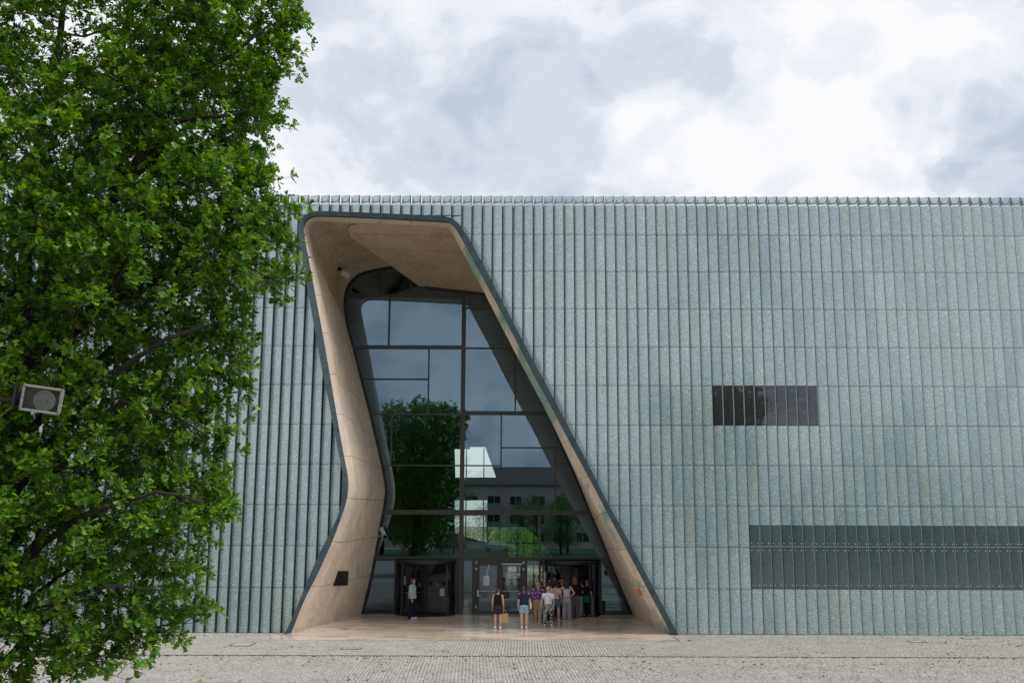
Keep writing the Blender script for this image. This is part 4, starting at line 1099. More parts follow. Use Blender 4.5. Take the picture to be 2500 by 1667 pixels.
# ================================================================== FLOODLIGHT ON ITS POLE
def build_lamp():
    x0 = onY(-330, 975, 12.35).x
    o = empty("floodlight", (x0, 12.35, 0), label="square grey floodlight with round reflector poking out of the oak leaves", category="floodlight")
    Mg = plain("lamp_grey", (.25, .235, .24), .5, 0, .15); c = LAMP - Vector((x0, 12.35, 0))
    MB().lathe([(.09, 0), (.075, 2), (.06, 6.3), (.01, 6.32)], 14).build("pole", [M_BLACK], o)
    MB().bar((0, 0, c.z), c + Vector((-.28, .06, 0)), .035, 10).build("arm", [M_BLACK], o)
    fr = empty("lamp_head", c); fr.parent = o; fr.rotation_euler = (radians(8), radians(6.5), radians(16))
    w, h = .235, .165
    b = MB(); t = .03
    b.box(-w, w, -.02, .02, h - t, h, 0, .008); b.box(-w, w, -.02, .02, -h, -h + t, 0, .008); b.box(-w, -w + t, -.018, .018, -h + t, h - t, 0, .006); b.box(w - t, w, -.018, .018, -h + t, h - t, 0, .006)
    b.build("rim", [Mg], fr)
    bx = MB(); bx.box(-w + .02, w - .02, .19, .21, -h + .02, h - .02); bx.box(-w + .02, w - .02, .02, .19, h - .03, h - .02); bx.box(-w + .02, w - .02, .02, .19, -h + .02, -h + .03); bx.box(-w + .02, -w + .03, .02, .19, -h + .03, h - .03); bx.box(w - .03, w - .02, .02, .19, -h + .03, h - .03)
    bx.build("housing", [plain("lamp_inside", (.33, .325, .33), .5)], fr)
    prof = [(.01, .17), (.04, .165), (.08, .14), (.105, .09), (.115, .02), (.122, .012), (.128, .016)]
    lf = MB(); n = 32
    V = [(.035 + r * cos(2 * pi * i / n), y, -.012 + r * sin(2 * pi * i / n)) for r, y in prof for i in range(n)]
    lf.add(V, [(k * n + i, k * n + (i + 1) % n, (k + 1) * n + (i + 1) % n, (k + 1) * n + i) for k in range(len(prof) - 1) for i in range(n)])
    lf.build("reflector", [plain("reflector_metal", (.78, .79, .78), .38, .6, .1, 30)], fr, True)
    rg_ = MB(); V = [(.035 + r * cos(2 * pi * i / 32), y, -.012 + r * sin(2 * pi * i / 32)) for r, y in ((.117, .012), (.119, .006), (.128, .006), (.130, .012)) for i in range(32)]
    rg_.add(V, [(k_ * 32 + i, k_ * 32 + (i + 1) % 32, (k_ + 1) * 32 + (i + 1) % 32, (k_ + 1) * 32 + i) for k_ in range(3) for i in range(32)]).build("lens_ring", [plain("ring_white", (.75, .76, .75), .4)], fr)
    MB().bar((.035, .12, -.012), (.035, .03, -.012), .022, 10).build("bulb", [plain("bulb_glass", (.6, .6, .56), .1)], fr)
    t2 = NT("lamp_front_glass"); mat = t2.end(t2.n("MixShader", {0: t2.math('ADD', t2.n("Fresnel", {0: 1.5}).outputs[0], .03), 1: t2.n("BsdfTransparent", {0: (.9, .9, .9, 1)}).outputs[0], 2: t2.n("BsdfGlossy", {1: .05}).outputs[0]}).outputs[0])
    MB().box(-w + t - .004, w - t + .004, .0005, .0035, -h + t - .004, h - t + .004).build("front_glass", [mat], fr)
    sc_ = MB()
    for x in (-w + .017, w - .017):
        for z in (-h + .02, 0, h - .02): sc_.box(x - .005, x + .005, -.024, -.02, z - .005, z + .005)
    sc_.build("screw", [M_BLACK], fr)
    MB().box(-w - .09, -w - .06, -.03, .10, -h, h).build("bracket", [M_BLACK], fr); MB().box(-w - .06, -w + .02, .08, .10, -.05, .05).build("bracket", [M_BLACK], fr)
build_lamp()

# ================================================================== OTHER TREES, HOUSES AND CARS (behind the hall, and mirrored in the glass)
def tree_meshes(seed, H_, R_, ncl=150, leaf=.20, per=34, conic=.0):
    rg = random.Random(seed); tb = Tubes(); tips = []
    tb.add([(0, 0, 0), (.1, 0, H_ * .25), (-.05, .1, H_ * .55), (0, 0, H_ * .9)], [H_ * .022, H_ * .018, H_ * .011, .02], 8)
    P, Dr, Nm, Sz = [], [], [], []
    for i in range(ncl):
        u = rg.random(); z = H_ * (.18 + .82 * u); w = sin(pi * min(1, (u * .86 + .12))) ** .6 * (1 - conic * u)
        a = rg.uniform(0, 2 * pi); r = R_ * w * sqrt(rg.uniform(.15, 1)) * (1 + .25 * mnoise.noise(Vector((cos(a), sin(a), z * .4 + seed))))
        c = Vector((r * cos(a), r * sin(a), z)); s0 = Vector((0, 0, z * rg.uniform(.55, .85)))
        if i % 3 == 0: tb.add([s0, s0.lerp(c, .5) + Vector((0, 0, -.1)), c], [.06, .04, .012], 4)
        for k in range(per):
            o = Vector((rg.gauss(0, 1), rg.gauss(0, 1), rg.gauss(0, .7))) * R_ * .17
            d = (o + Vector((0, 0, .1))).normalized(); P.append(c + o); Dr.append(d + Vector((rg.gauss(0, .5), rg.gauss(0, .5), rg.gauss(0, .5)))); Nm.append(Vector((rg.gauss(0, .5), rg.gauss(0, .5), 1))); Sz.append(rg.uniform(.7, 1.3) * leaf)
    return tb, (np.array(P), np.array(Dr), np.array(Nm), np.array(Sz))
def cheap_leaves(name, P, Dr, Nm, Sz, mat):
    LV = np.array([(0, 0, 0), (.34, .45, .08), (0, 1, -.05), (-.34, .45, .08)], dtype=float); n = len(P)
    y = Dr / np.linalg.norm(Dr, axis=1)[:, None]; x = np.cross(y, Nm); x /= (np.linalg.norm(x, axis=1)[:, None] + 1e-9); z = np.cross(x, y)
    V = P[:, None, :] + Sz[:, None, None] * (LV[None, :, 0:1] * x[:, None, :] + LV[None, :, 1:2] * y[:, None, :] + LV[None, :, 2:3] * z[:, None, :])
    return np_mesh(name, V.reshape(-1, 3), 4, np.arange(4 * n).reshape(n, 4), [mat])
def tree_label(x, y, s):
    side = 'far left of' if x < -45 else 'left of' if x < -20 else 'straight across from' if x < 8 else 'right of'
    return f"{'tall' if s > 1.1 else 'mid-sized' if s > .88 else 'low'} street tree {side} the entrance, mirrored in the glass front"
def make_tree(kind, seed, H_, R_, **kw):
    mat = kw.pop('mat', M_LEAF2); tb, lv = tree_meshes(seed, H_, R_, **kw)
    return np_mesh("trunk", np.array(tb.V), 4, np.array(tb.F), [M_BARK], True), cheap_leaves("crown", *lv, mat)
def put_tree(proto, name, x, y, rz, s, label, group):
    o = empty(name, (x, y, -.03), rz, label=label, category="tree", group=group); o.scale = (s, s, s)
    obj("trunk", proto[0], o); obj("crown", proto[1], o)
T1 = make_tree("a", 3, 9.0, 3.2); T2 = make_tree("b", 8, 12.0, 3.6, ncl=190); 
M_LEAF3 = leafmat("light_leaf", [(0, (.07, .17, .012)), (.6, (.12, .27, .02)), (1, (.19, .36, .03))])
T3 = make_tree("c", 5, 6.0, 2.6, mat=M_LEAF3, ncl=260, per=40)
T4 = make_tree('d', 14, 9.0, 3.8, mat=M_LEAF3, ncl=330, per=40, leaf=.25)
# beyond the rear glazing
yb = D + YBK
for i, (dx, dy, s, pr) in enumerate([(-5.5, 17, .52, T2), (-2.2, 21, .50, T2), (3.2, 23, .52, T4), (7.5, 19, .48, T2), (-8, 25, .66, T1), (11, 22, .5, T2), (0.6, 13, .56, T4), (6, 14, .54, T1)]):
    put_tree(pr, "park_tree", dx, yb + dy, i * 1.3, s, ["leftmost dark green park tree beyond the rear glazing of the hall", "dark green park tree beyond the rear glazing, left of the main mullion", "light green tree far behind the rear glazing, above the double door", "dark green park tree beyond the rear glazing above the right revolving door", "small park tree hidden at the far left beyond the hall", "rightmost dark park tree beyond the rear glazing", "bright green tree close behind the rear glazing, right of the main mullion", "mid-green tree behind the rear glazing beside the bright young tree"][i], "park trees seen through the hall")
put_tree(T3, "young_tree", 3.6, yb + 7, 1, .95, "light green young tree seen through the rear glazing above the double door", "park trees seen through the hall")
# mirrored in the facade
mir = [(-12, -30, 1.38, T2), (-16.5, -33, 1.3, T2), (-7.5, -36, 1.0, T1), (1.5, -30, .72, T1), (6.2, -31, .78, T1), (-22, -22, .7, T1), (-58, -24, 1.05, T2), (-50, -30, 1.0, T2), (-43, -26, .95, T2), (-36, -32, 1.05, T2), (-30, -27, .9, T2), (-25, -31, .85, T2), (-19, -34, .75, T1), (-13, -42, .7, T1), (3.2, -36, .80, T1), (7.5, -39, .85, T1), (13, -35, .95, T2), (20, -30, 1, T2), (27, -33, 1, T2), (35, -30, 1, T2), (-70, -10, 1, T2), (-78, 3, 1, T2), (-66, -26, 1, T2), (-62, 8, .9, T1)]
for i, (x, y, s, pr) in enumerate(mir):
    put_tree(pr, "street_tree", x, y, i * 2.1, s, tree_label(x, y, s), "street trees mirrored in the glass")
def apartment(x0, x1, y, H_, lab):
    o = empty("apartment_block", ((x0 + x1) / 2, y, 0), label=lab, category="apartment block", group="apartment blocks mirrored in the glass"); w = (x1 - x0) / 2; dp = 11
    MB().box(-w, w, -dp, 0, 0, H_).build("wall", [plain("render_wall", (.55, .47, .41), .85, 0, .12, .5)], o)
    r = MB(); e = .6; V = [(-w - e, e, H_), (w + e, e, H_), (w + e, -dp - e, H_), (-w - e, -dp - e, H_), (-w + 4, -dp / 2, H_ + 3.0), (w - 4, -dp / 2, H_ + 3.0)]
    r.add(V, [(0, 1, 5, 4), (1, 2, 5), (2, 3, 4, 5), (3, 0, 4), (3, 2, 1, 0)]).build("roof", [plain("dark_tiles", (.075, .06, .055), .8)], o)
    Mw = plain("window_white", (.6, .6, .6), .5); Mg = plain("window_dark_glass", (.03, .035, .045), .1)
    f = MB(); f.box(-1.0, 1.0, 0, .06, 0, .08); f.box(-1.0, 1.0, 0, .06, 1.42, 1.5); f.box(-1, -.92, 0, .06, .08, 1.42); f.box(.92, 1, 0, .06, .08, 1.42); f.box(-.04, .04, 0, .06, .08, 1.42); fm = f.me("window", [Mw])
    pm = MB().box(-.92, .92, .003, .02, .08, 1.42).me("pane", [Mg]); bm_ = MB(); bm_.box(-1.3, 1.3, 0, 1.1, -.15, 0); bm_.box(-1.3, 1.3, 1.05, 1.1, 0, .95); bm_.box(-1.3, -1.25, 0, 1.05, 0, .95); bm_.box(1.25, 1.3, 0, 1.05, 0, .95); bm_ = bm_.me("balcony", [plain("balcony_grey", (.3, .3, .3), .7)])
    n = int(2 * w / 3.4)
    for fl_ in range(int(H_ / 2.75)):
        for i in range(n):
            x = -w + 1.9 + i * 3.4; z = .95 + fl_ * 2.75
            wi = obj("window", fm, o, (x, 0, z)); obj("pane", pm, wi)
            if i % 3 == 1 and fl_: obj("balcony", bm_, o, (x, .01, z - .6))
apartment(-44, -14, -62, 9.4, "rendered apartment block with a dark hipped roof, mirrored left in the portal glass")
apartment(-8, 26, -58, 9.6, "rendered apartment block with white windows and balconies, mirrored right in the portal glass")
def car(x, y, col, lab, rz):
    o = empty("parked_car", (x, y, 0), rz, label=lab, category="car", group="cars mirrored in the doors")
    prof = [(-2.15, .35), (-2.18, .75), (-1.95, .92), (-1.6, 1.0), (-1.05, 1.42), (.35, 1.45), (1.05, 1.0), (1.9, .86), (2.15, .65), (2.15, .35)]
    b = MB(); n = len(prof)
    V = []
    for s_ in (-1, 1):
        for px, pz in prof: V.append((px, s_ * (.86 if pz < 1.1 else .66), pz))
    b.add(V, [tuple(range(n)), tuple(2 * n - 1 - i for i in range(n))] + [(i, n + i, n + (i + 1) % n, (i + 1) % n) for i in range(n)]).build("body", [plain("car_paint", col, .25)], o)
    g = MB()
    for s_ in (-1, 1): g.add([(-1.35, s_ * .80, 1.02), (.85, s_ * .80, 1.02), (.30, s_ * .70, 1.38), (-.98, s_ * .70, 1.38)], [(0, 1, 2, 3)])
    g.build("side_glass", [plain("car_glass", (.02, .02, .025), .1)], o)
    wm = MB(); wm.bar((0, -.1, 0), (0, .1, 0), .32, 16); wm = wm.me("wheel", [M_BLACK]); rm = MB(); rm.bar((0, -.11, 0), (0, .11, 0), .19, 12); rm = rm.me("rim", [M_STEEL])
    for wx in (-1.35, 1.35):
        for s_ in (-1, 1): w = obj("wheel", wm, o, (wx, s_ * .80, .32)); obj("rim", rm, w)
car(-1.8, -44, (.62, .63, .65), "white parked car across the square, mirrored left of the double door", .05)
car(-8.5, -45, (.10, .12, .16), "dark parked car across the square, mirrored in the left doors", 3.1)

# ================================================================== PEOPLE
def ring_loft(rings, n=16):
    """rings: (z, rx, ry, cx, cy) -> closed mesh"""
    V = []; F = []
    for z, rx, ry, cx, cy in rings:
        for i in range(n):
            t = 2 * pi * i / n; V.append((cx + rx * cos(t), cy + ry * sin(t), z))
    for k in range(len(rings) - 1):
        for i in range(n): F.append((k * n + i, k * n + (i + 1) % n, (k + 1) * n + (i + 1) % n, (k + 1) * n + i))
    F += [tuple(range(n - 1, -1, -1)), tuple((len(rings) - 1) * n + i for i in range(n))]
    return V, F
class Blob:
    def __init__(s): s.mb = MB()
    def cap(s, a, b, ra, rb, n=10):
        a = Vector(a); b = Vector(b); d = b - a
        if d.length < 1e-5: d = Vector((0, 0, 1e-4))
        q = d.to_track_quat('Z', 'Y'); L = d.length; V = []; F = []; rings = []
        for t in (-80, -40, 0): rings.append((sin(radians(t)) * ra, cos(radians(t)) * ra))
        for t in (0, 40, 80): rings.append((L + sin(radians(t)) * rb, cos(radians(t)) * rb))
        for z, r in rings:
            for i in range(n): V.append(a + q @ Vector((r * cos(2 * pi * i / n), r * sin(2 * pi * i / n), z)))
        m = len(rings)
        F = [(k * n + i, k * n + (i + 1) % n, (k + 1) * n + (i + 1) % n, (k + 1) * n + i) for k in range(m - 1) for i in range(n)] + [tuple(range(n - 1, -1, -1)), tuple((m - 1) * n + i for i in range(n))]
        s.mb.add(V, F); return s
    def chain(s, pts, rad, n=10):
        for (a, ra), (b, rb) in zip(zip(pts, rad), zip(pts[1:], rad[1:])): s.cap(a, b, ra, rb, n)
        return s
    def ell(s, c, r, rot=None, n=14, m=9):
        V = []; F = []; c = Vector(c)
        for k in range(1, m):
            ph = -pi / 2 + pi * k / m
            for i in range(n):
                t = 2 * pi * i / n; v = Vector((r[0] * cos(ph) * cos(t), r[1] * cos(ph) * sin(t), r[2] * sin(ph)))
                if rot is not None: v = rot @ v
                V.append(c + v)
        F = [(k * n + i, k * n + (i + 1) % n, (k + 1) * n + (i + 1) % n, (k + 1) * n + i) for k in range(m - 2) for i in range(n)] + [tuple(range(n - 1, -1, -1)), tuple((m - 2) * n + i for i in range(n))]
        s.mb.add(V, F); return s
    def loft(s, rings, n=18): V, F = ring_loft(rings, n); s.mb.add(V, F); return s
    def build(s, name, mat, parent, vox=.011, smooth=4):
        o = s.mb.build(name, [mat], parent, True)
        r = o.modifiers.new("remesh", 'REMESH'); r.mode = 'VOXEL'; r.voxel_size = vox; r.use_smooth_shade = True
        if smooth: sm = o.modifiers.new("smooth", 'SMOOTH'); sm.iterations = smooth; sm.factor = .5
        return o
def cloth(name, c, var=.2, sc=9): return plain("cloth_" + name, c, .85, 0, var + .1, sc, .2)
SKIN = {}
def skinm(c):
    if c not in SKIN: SKIN[c] = plain("skin", c, .5, 0, .06, 12, .3)
    return SKIN[c]
M_EYE = plain("eye_dark", (.03, .02, .02), .2); M_LIP = plain("lips", (.35, .12, .10), .5)
def person(px, py, top, head_deg, lab, skin=(.50, .30, .21), hair=('long', (.06, .03, .02)), upper=('short', 'x', (.1, .1, .1)), lower=('trousers', 'x', (.05, .05, .06)),
           shoe=(.7, .7, .7), arms=('down', 'down'), spread=.0, stride=0.0, build=1.0, face=0.0, extra=None, mats=None, lean=0.0):
    g = onZ(px, py, .014); sppm = (py - 1267.0) / EYE; h = (py - top) / sppm * 1.012
    o = empty("person", g, radians(head_deg), label=lab, category="person", group="visitors waiting at the entrance")
    k = h; b = build
    S_ = lambda x, y, z: Vector((x * k, y * k, z * k))
    # skeleton, facing +Y
    hip = [S_(-.052 * b, 0, .515), S_(.052 * b, 0, .515)]
    knee = [S_(-.058 * b - spread * .5, .012 + stride * .25, .285), S_(.058 * b + spread * .5, .012 - stride * .25, .285)]
    ank = [S_(-.055 * b - spread, -.012 + stride * .5, .045), S_(.055 * b + spread, -.012 - stride * .5, .045)]
    sh = [S_(-.108 * b, -.005, .812), S_(.108 * b, -.005, .812)]
    elb, wri, hdir = [], [], []
    for i, s_ in ((0, -1), (1, 1)):
        m = arms[i]
        if m == 'down': e, w, hd = (s_ * .135 * b, -.015, .635), (s_ * .138 * b, .03, .495), (s_ * .02, .12, -1)
        elif m == 'hip': e, w, hd = (s_ * .205 * b, -.045, .655), (s_ * .11 * b, .02, .575), (-s_ * .55, .6, -.5)
        elif m == 'front': e, w, hd = (s_ * .128 * b, .01, .645), (s_ * .065 * b, .115, .665), (-s_ * .6, .6, .35)
        elif m == 'strap': e, w, hd = (s_ * .15 * b, .0, .64), (s_ * .10 * b, .10, .74), (-s_ * .4, .2, .8)
        else: e, w, hd = (s_ * .14 * b, -.02, .64), (s_ * .13 * b, .075, .53), (0, .5, -.8)
        elb.append(S_(*e)); wri.append(S_(*w)); hdir.append(Vector(hd).normalized())
    neck0, neck1 = S_(0, -.005, .83), S_(0, .006, .885); hc = S_(0, .014, .934)
    R = Matrix.Rotation(radians(face), 3, 'Z')
    B = Blob()
    B.loft([(.49 * k, .07 * k * b, .055 * k * b, 0, 0), (.52 * k, .094 * k * b, .068 * k * b, 0, -.004 * k), (.56 * k, .092 * k * b, .066 * k * b, 0, 0), (.62 * k, .076 * k * b, .055 * k * b, 0, .004 * k), (.70 * k, .084 * k * b, .060 * k * b, 0, .002 * k), (.77 * k, .096 * k * b, .058 * k * b, 0, -.004 * k), (.815 * k, .092 * k * b, .045 * k * b, 0, -.006 * k), (.84 * k, .04 * k, .033 * k, 0, -.006 * k)])
    B.cap(neck0, neck1, .036 * k, .032 * k)
    B.ell(hc + S_(0, -.004, .010), (.043 * k, .054 * k, .052 * k), R); B.ell(hc + R @ S_(0, .014, -.026), (.033 * k, .036 * k, .036 * k), R)
    B.cap(hc + R @ S_(0, .048, .004), hc + R @ S_(0, .060, -.014), .006 * k, .0085 * k, 8)          # nose
    B.cap(hc + R @ S_(-.02, .046, .012), hc + R @ S_(.02, .046, .012), .008 * k, .008 * k, 8)        # brow
    B.cap(hc + R @ S_(-.010, .047, -.032), hc + R @ S_(.010, .047, -.032), .006 * k, .006 * k, 8)    # mouth
    B.ell(hc + R @ S_(0, .040, -.052), (.014 * k, .013 * k, .011 * k), R)                            # chin
    for s_ in (-1, 1): B.ell(hc + R @ S_(s_ * .044, -.002, -.006), (.007 * k, .013 * k, .019 * k), R)
    for i in (0, 1):
        B.chain([hip[i], hip[i].lerp(knee[i], .35), knee[i], knee[i].lerp(ank[i], .35) + S_(0, -.008, 0), ank[i]], [.058 * k * b, .052 * k * b, .034 * k * b, .035 * k * b, .022 * k])
        B.chain([ank[i], ank[i] + S_(0, .045, -.022), ank[i] + S_(0, .085, -.028)], [.024 * k, .022 * k, .017 * k]); B.cap(ank[i], ank[i] + S_(0, -.018, -.022), .022 * k, .021 * k)
        B.chain([sh[i] + S_(0, 0, -.004), sh[i].lerp(elb[i], .45), elb[i], elb[i].lerp(wri[i], .35), wri[i]], [.033 * k * b, .029 * k * b, .022 * k, .0225 * k, .0145 * k])
        # hand
        d = hdir[i]; sd_ = d.cross(Vector((0, 0, 1)) if abs(d.z) < .8 else Vector((1, 0, 0))).normalized()
        nn_ = d.cross(sd_)
        pc = wri[i] + d * .026 * k; B.cap(wri[i], pc + d * .012 * k, .0135 * k, .017 * k, 8)
        for f_, ln in zip((-1.5, -.5, .5, 1.5), (.036, .043, .041, .033)):
            q0 = pc + d * .018 * k + sd_ * f_ * .0105 * k; q1 = q0 + (d + nn_ * .12).normalized() * ln * .55 * k; q2 = q1 + (d + nn_ * .5).normalized() * ln * .45 * k
            B.chain([q0 - d * .015 * k, q0, q1, q2], [.0058 * k, .0056 * k, .005 * k, .0042 * k], 6)
        th = pc + (sd_ * (1 if i == 0 else -1)) * .014 * k - d * .012 * k
        B.chain([pc - d * .01 * k, th + sd_ * (.008 if i == 0 else -.008) * k + d * .012 * k, th + sd_ * (.012 if i == 0 else -.012) * k + d * .034 * k], [.009 * k, .0072 * k, .0055 * k], 6)
    B.build("body", skinm(skin), o, .0118, 2)
    ey = MB()
    for s_ in (-1, 1): ey.bar(hc + R @ S_(s_ * .0185, .047, .001), hc + R @ S_(s_ * .0185, .0535, .001), .0065 * k, 8)
    ey.build("eyes", [M_EYE], o); ml = MB(); ml.box(-.013 * k, .013 * k, 0, .006 * k, -.004 * k, .004 * k); mo = ml.build("mouth", [M_LIP], o); mo.location = hc + R @ S_(0, .0495, -.033); mo.rotation_euler = (0, 0, radians(face))
    # upper garment
    kind, nm, col = upper; mt = col if not isinstance(col, tuple) else cloth(nm, col)
    loose = {'loose': 1.22, 'jacket': 1.16}.get(kind, 1.06); long_ = kind in ('loose', 'long', 'jacket')
    U = Blob(); o2 = .010 * k
    zb = .50 if kind in ('loose',) else .535; zb = .555 if kind == 'crop' else zb
    if kind != 'bare':
        top_z = .83 if kind not in ('tank', 'crop') else .80
        rw = [(zb, .090), (.58, .084), (.64, .078), (.70, .086), (.77, .096 if kind not in ('tank', 'crop') else .088)]
        if kind == 'loose': rw = [(zb, .108), (.56, .108), (.64, .098), (.70, .094), (.77, .098)]
        if kind == 'jacket': rw = [(zb, .100), (.58, .098), (.64, .092), (.70, .096), (.77, .102)]
        rings = [(z * k, w * k * b * 1.06 + o2, w * .70 * k * b * 1.04 + o2 * 1.2, 0, 0) for z, w in rw]
        if kind not in ('tank', 'crop'): rings += [(.812 * k, .094 * k * b + o2, .045 * k * b + o2, 0, -.006 * k), (.842 * k, .045 * k, .04 * k, 0, -.006 * k)]
        else: rings += [(.79 * k, .080 * k * b, .050 * k * b + o2, 0, -.004 * k)]
        U.loft(rings, 20)
        for i in (0, 1):
            if kind in ('tank', 'crop'):
                U.chain([S_((-1, 1)[i] * .055 * b, .045, .78), S_((-1, 1)[i] * .058 * b, 0, .842), S_((-1, 1)[i] * .052 * b, -.05, .78)], [.016 * k, .014 * k, .018 * k], 8); continue
            if kind == 'short' or kind == 'sleeveless':
                u = .55 if kind == 'short' else .16; U.cap(sh[i] + S_(0, 0, -.012), sh[i].lerp(elb[i], u), (.0365 if kind == 'short' else .031) * k * b, .039 * k * b if kind == 'short' else .030 * k * b)
            else:
                f = 1.25 if kind in ('loose', 'jacket') else 1.0
                tow = 1.0 if kind != 'loose' else .75
                U.chain([sh[i] + S_(0, 0, -.004), sh[i].lerp(elb[i], .5), elb[i], elb[i].lerp(wri[i], .95 * tow)], [.044 * k * b, .038 * k * f, .032 * k * f, .026 * k * f])
        U.build({'tank': "tank_top", 'crop': "tank_top", 'jacket': "jacket", 'loose': "blouse"}.get(kind, "shirt"), mt, o, .014, 4)
    # lower garment
    kind2, nm2, col2 = lower; mt2 = col2 if not isinstance(col2, tuple) else cloth(nm2, col2)
    Lw = Blob()
    if kind2 == 'skirt':
        Lw.loft([(.36 * k, .125 * k * b, .095 * k * b, 0, 0), (.45 * k, .115 * k * b, .088 * k * b, 0, 0), (.53 * k, .104 * k * b, .08 * k * b, 0, 0), (.58 * k, .090 * k * b, .07 * k * b, 0, 0)])
    else:
        Lw.loft([(.485 * k, .085 * k * b, .068 * k * b, 0, -.002 * k), (.52 * k, .105 * k * b, .08 * k * b, 0, -.004 * k), (.56 * k, .100 * k * b, .076 * k * b, 0, 0), (.595 * k, .088 * k * b, .068 * k * b, 0, 0)])
        for i in (0, 1):
            if kind2 == 'shorts':
                e = hip[i].lerp(knee[i], .48); Lw.cap(hip[i], e, .066 * k * b, .066 * k * b)
            elif kind2 == 'wide': Lw.chain([hip[i], hip[i].lerp(knee[i], .4), knee[i], ank[i] + S_(0, 0, -.01)], [.068 * k * b, .065 * k * b, .060 * k, .057 * k])
            else: Lw.chain([hip[i], hip[i].lerp(knee[i], .4), knee[i], knee[i].lerp(ank[i], .4), ank[i] + S_(0, 0, .005)], [.068 * k * b, .063 * k * b, .052 * k * b, .050 * k * b, .041 * k])
    Lw.build({'skirt': "skirt", 'shorts': "shorts"}.get(kind2, "trousers"), mt2, o, .0165, 2)
    ms = plain("shoe", shoe, .6, 0, .08)
    for i in (0, 1):
        Sh = Blob(); a = ank[i]
        Sh.chain([a + S_(0, -.026, -.018), a + S_(0, .03, -.020), a + S_(0, .085, -.026)], [.027 * k, .028 * k, .021 * k]); Sh.cap(a + S_(0, -.012, .0), a + S_(0, -.012, -.015), .026 * k, .028 * k)
        Sh.build("shoe", ms, o, .009, 3)
    # hair
    hk, hcN = hair
    if hk != 'bald':
        mh = plain("hair", hcN, .55, 0, .35, 25, .4); Hb = Blob()
        Hb.ell(hc + R @ S_(0, -.012, .014), (.050 * k, .057 * k, .055 * k), R); Hb.ell(hc + R @ S_(0, -.030, -.008), (.046 * k, .040 * k, .045 * k), R)
        if hk == 'long':
            for x in (-.026, 0, .026): Hb.chain([hc + R @ S_(x * 1.1, -.040, -.01), hc + R @ S_(x * 1.5, -.052, -.08), hc + R @ S_(x * 1.35, -.060, -.17), hc + R @ S_(x * 1.0, -.062, -.235)], [.034 * k, .032 * k, .028 * k, .012 * k])
        elif hk == 'bob':
            for x in (-.040, -.02, .02, .040): Hb.chain([hc + R @ S_(x, -.02, 0), hc + R @ S_(x * 1.15, -.022, -.05), hc + R @ S_(x * 1.1, -.02, -.085)], [.026 * k, .026 * k, .016 * k])
        elif hk == 'bun': Hb.ell(hc + R @ S_(0, -.066, -.005), (.026 * k, .024 * k, .026 * k), R); 
        elif hk == 'tail': Hb.chain([hc + R @ S_(0, -.055, .01), hc + R @ S_(0, -.072, -.05), hc + R @ S_(.004, -.066, -.13), hc + R @ S_(.004, -.064, -.19)], [.022 * k, .022 * k, .018 * k, .008 * k])
        elif hk == 'curly':
            rr = random.Random(int(px))
            for _ in range(30): Hb.ell(hc + R @ S_(rr.gauss(0, .036), -.028 + rr.gauss(0, .018), rr.uniform(-.15, .045)), (.02 * k, .02 * k, .022 * k))
        Hb.build("hair", mh, o, .010, 2)
    info = dict(o=o, k=k, S=S_, wri=wri, hdir=hdir, sh=sh, hc=hc, R=R, b=b)
    return info
def world_of(i, v): return i['o'].matrix_basis @ v if True else v
def mat_of(o): return Matrix.Translation(o.location) @ Matrix.Rotation(o.rotation_euler[2], 4, 'Z')
def print_cloth(name, stops, scale, dist=0.0):
    t = NT("cloth_" + name); v = t.n("TexVoronoi", {'Vector': t.obj(), 'Scale': scale}).outputs['Color']; f = t.n("SeparateColor", {0: v}).outputs[0]
    return t.end(t.pbr(t.ramp(f, stops, 'CONSTANT'), .85, None, .2))
M_FLORAL = print_cloth("floral", [(0, (.05, .03, .16)), (.4, (.16, .05, .22)), (.55, (.45, .30, .48)), (.7, (.06, .04, .22)), (.85, (.50, .16, .30))], 20)
M_MONO = print_cloth("leafy", [(0, (.03, .03, .035)), (.45, (.52, .50, .47)), (.75, (.06, .06, .07)), (.88, (.35, .33, .22))], 24)
C4 = lambda x, y: (950 + x / 4.276, 1330 + y / 4.276)
p1 = person(*C4(237, 768), C4(0, 356)[1], -98, "person with auburn bob, pale blue blouse and navy trousers standing alone by the left door", (.50, .29, .21), ('bob', (.17, .065, .028)), ('loose', 'paleblue', (.36, .43, .44)), ('wide', 'navy', (.012, .014, .026)), (.72, .73, .75), ('down', 'down'), .0, .05, 1.18)
lb_ = MB(); s_ = p1['S']
for a, b_ in (((-.035, .03, .84), (0, .082, .70)), ((.035, .03, .84), (0, .082, .70))): lb_.bar(s_(*a), s_(*b_), .009, 6)
lb_.build("lanyard", [cloth("turquoise", (.06, .32, .42))], p1['o'])
p2 = person(*C4(1135, 873), C4(0, 458)[1], -12, "person in black sleeveless top and dark shorts holding a brown paper bag", (.52, .31, .22), ('bun', (.055, .028, .018)), ('sleeveless', 'black', (.010, .010, .012)), ('shorts', 'charcoal', (.030, .029, .030)), (.70, .72, .76), ('down', 'down'), .012, .02, 1.03, -25)
p3 = person(*C4(1408, 873), C4(0, 438)[1], 3, "person in navy tee and light denim shorts with a long brown ponytail", (.54, .33, .25), ('tail', (.10, .045, .022)), ('short', 'navytee', (.022, .024, .062)), ('shorts', 'denim', (.24, .37, .45)), (.72, .68, .62), ('down', 'elbow'), .0, .0, 1.0)
p4 = person(*C4(1555, 806), C4(0, 397)[1], -18, "person in purple floral blouse and khaki trousers with a blond bun", (.52, .32, .24), ('bun', (.46, .33, .18)), ('short', 'floral', M_FLORAL), ('trousers', 'khaki', (.35, .255, .175)), (.42, .44, .46), ('down', 'hip'), .0, .10, 1.12, -8)
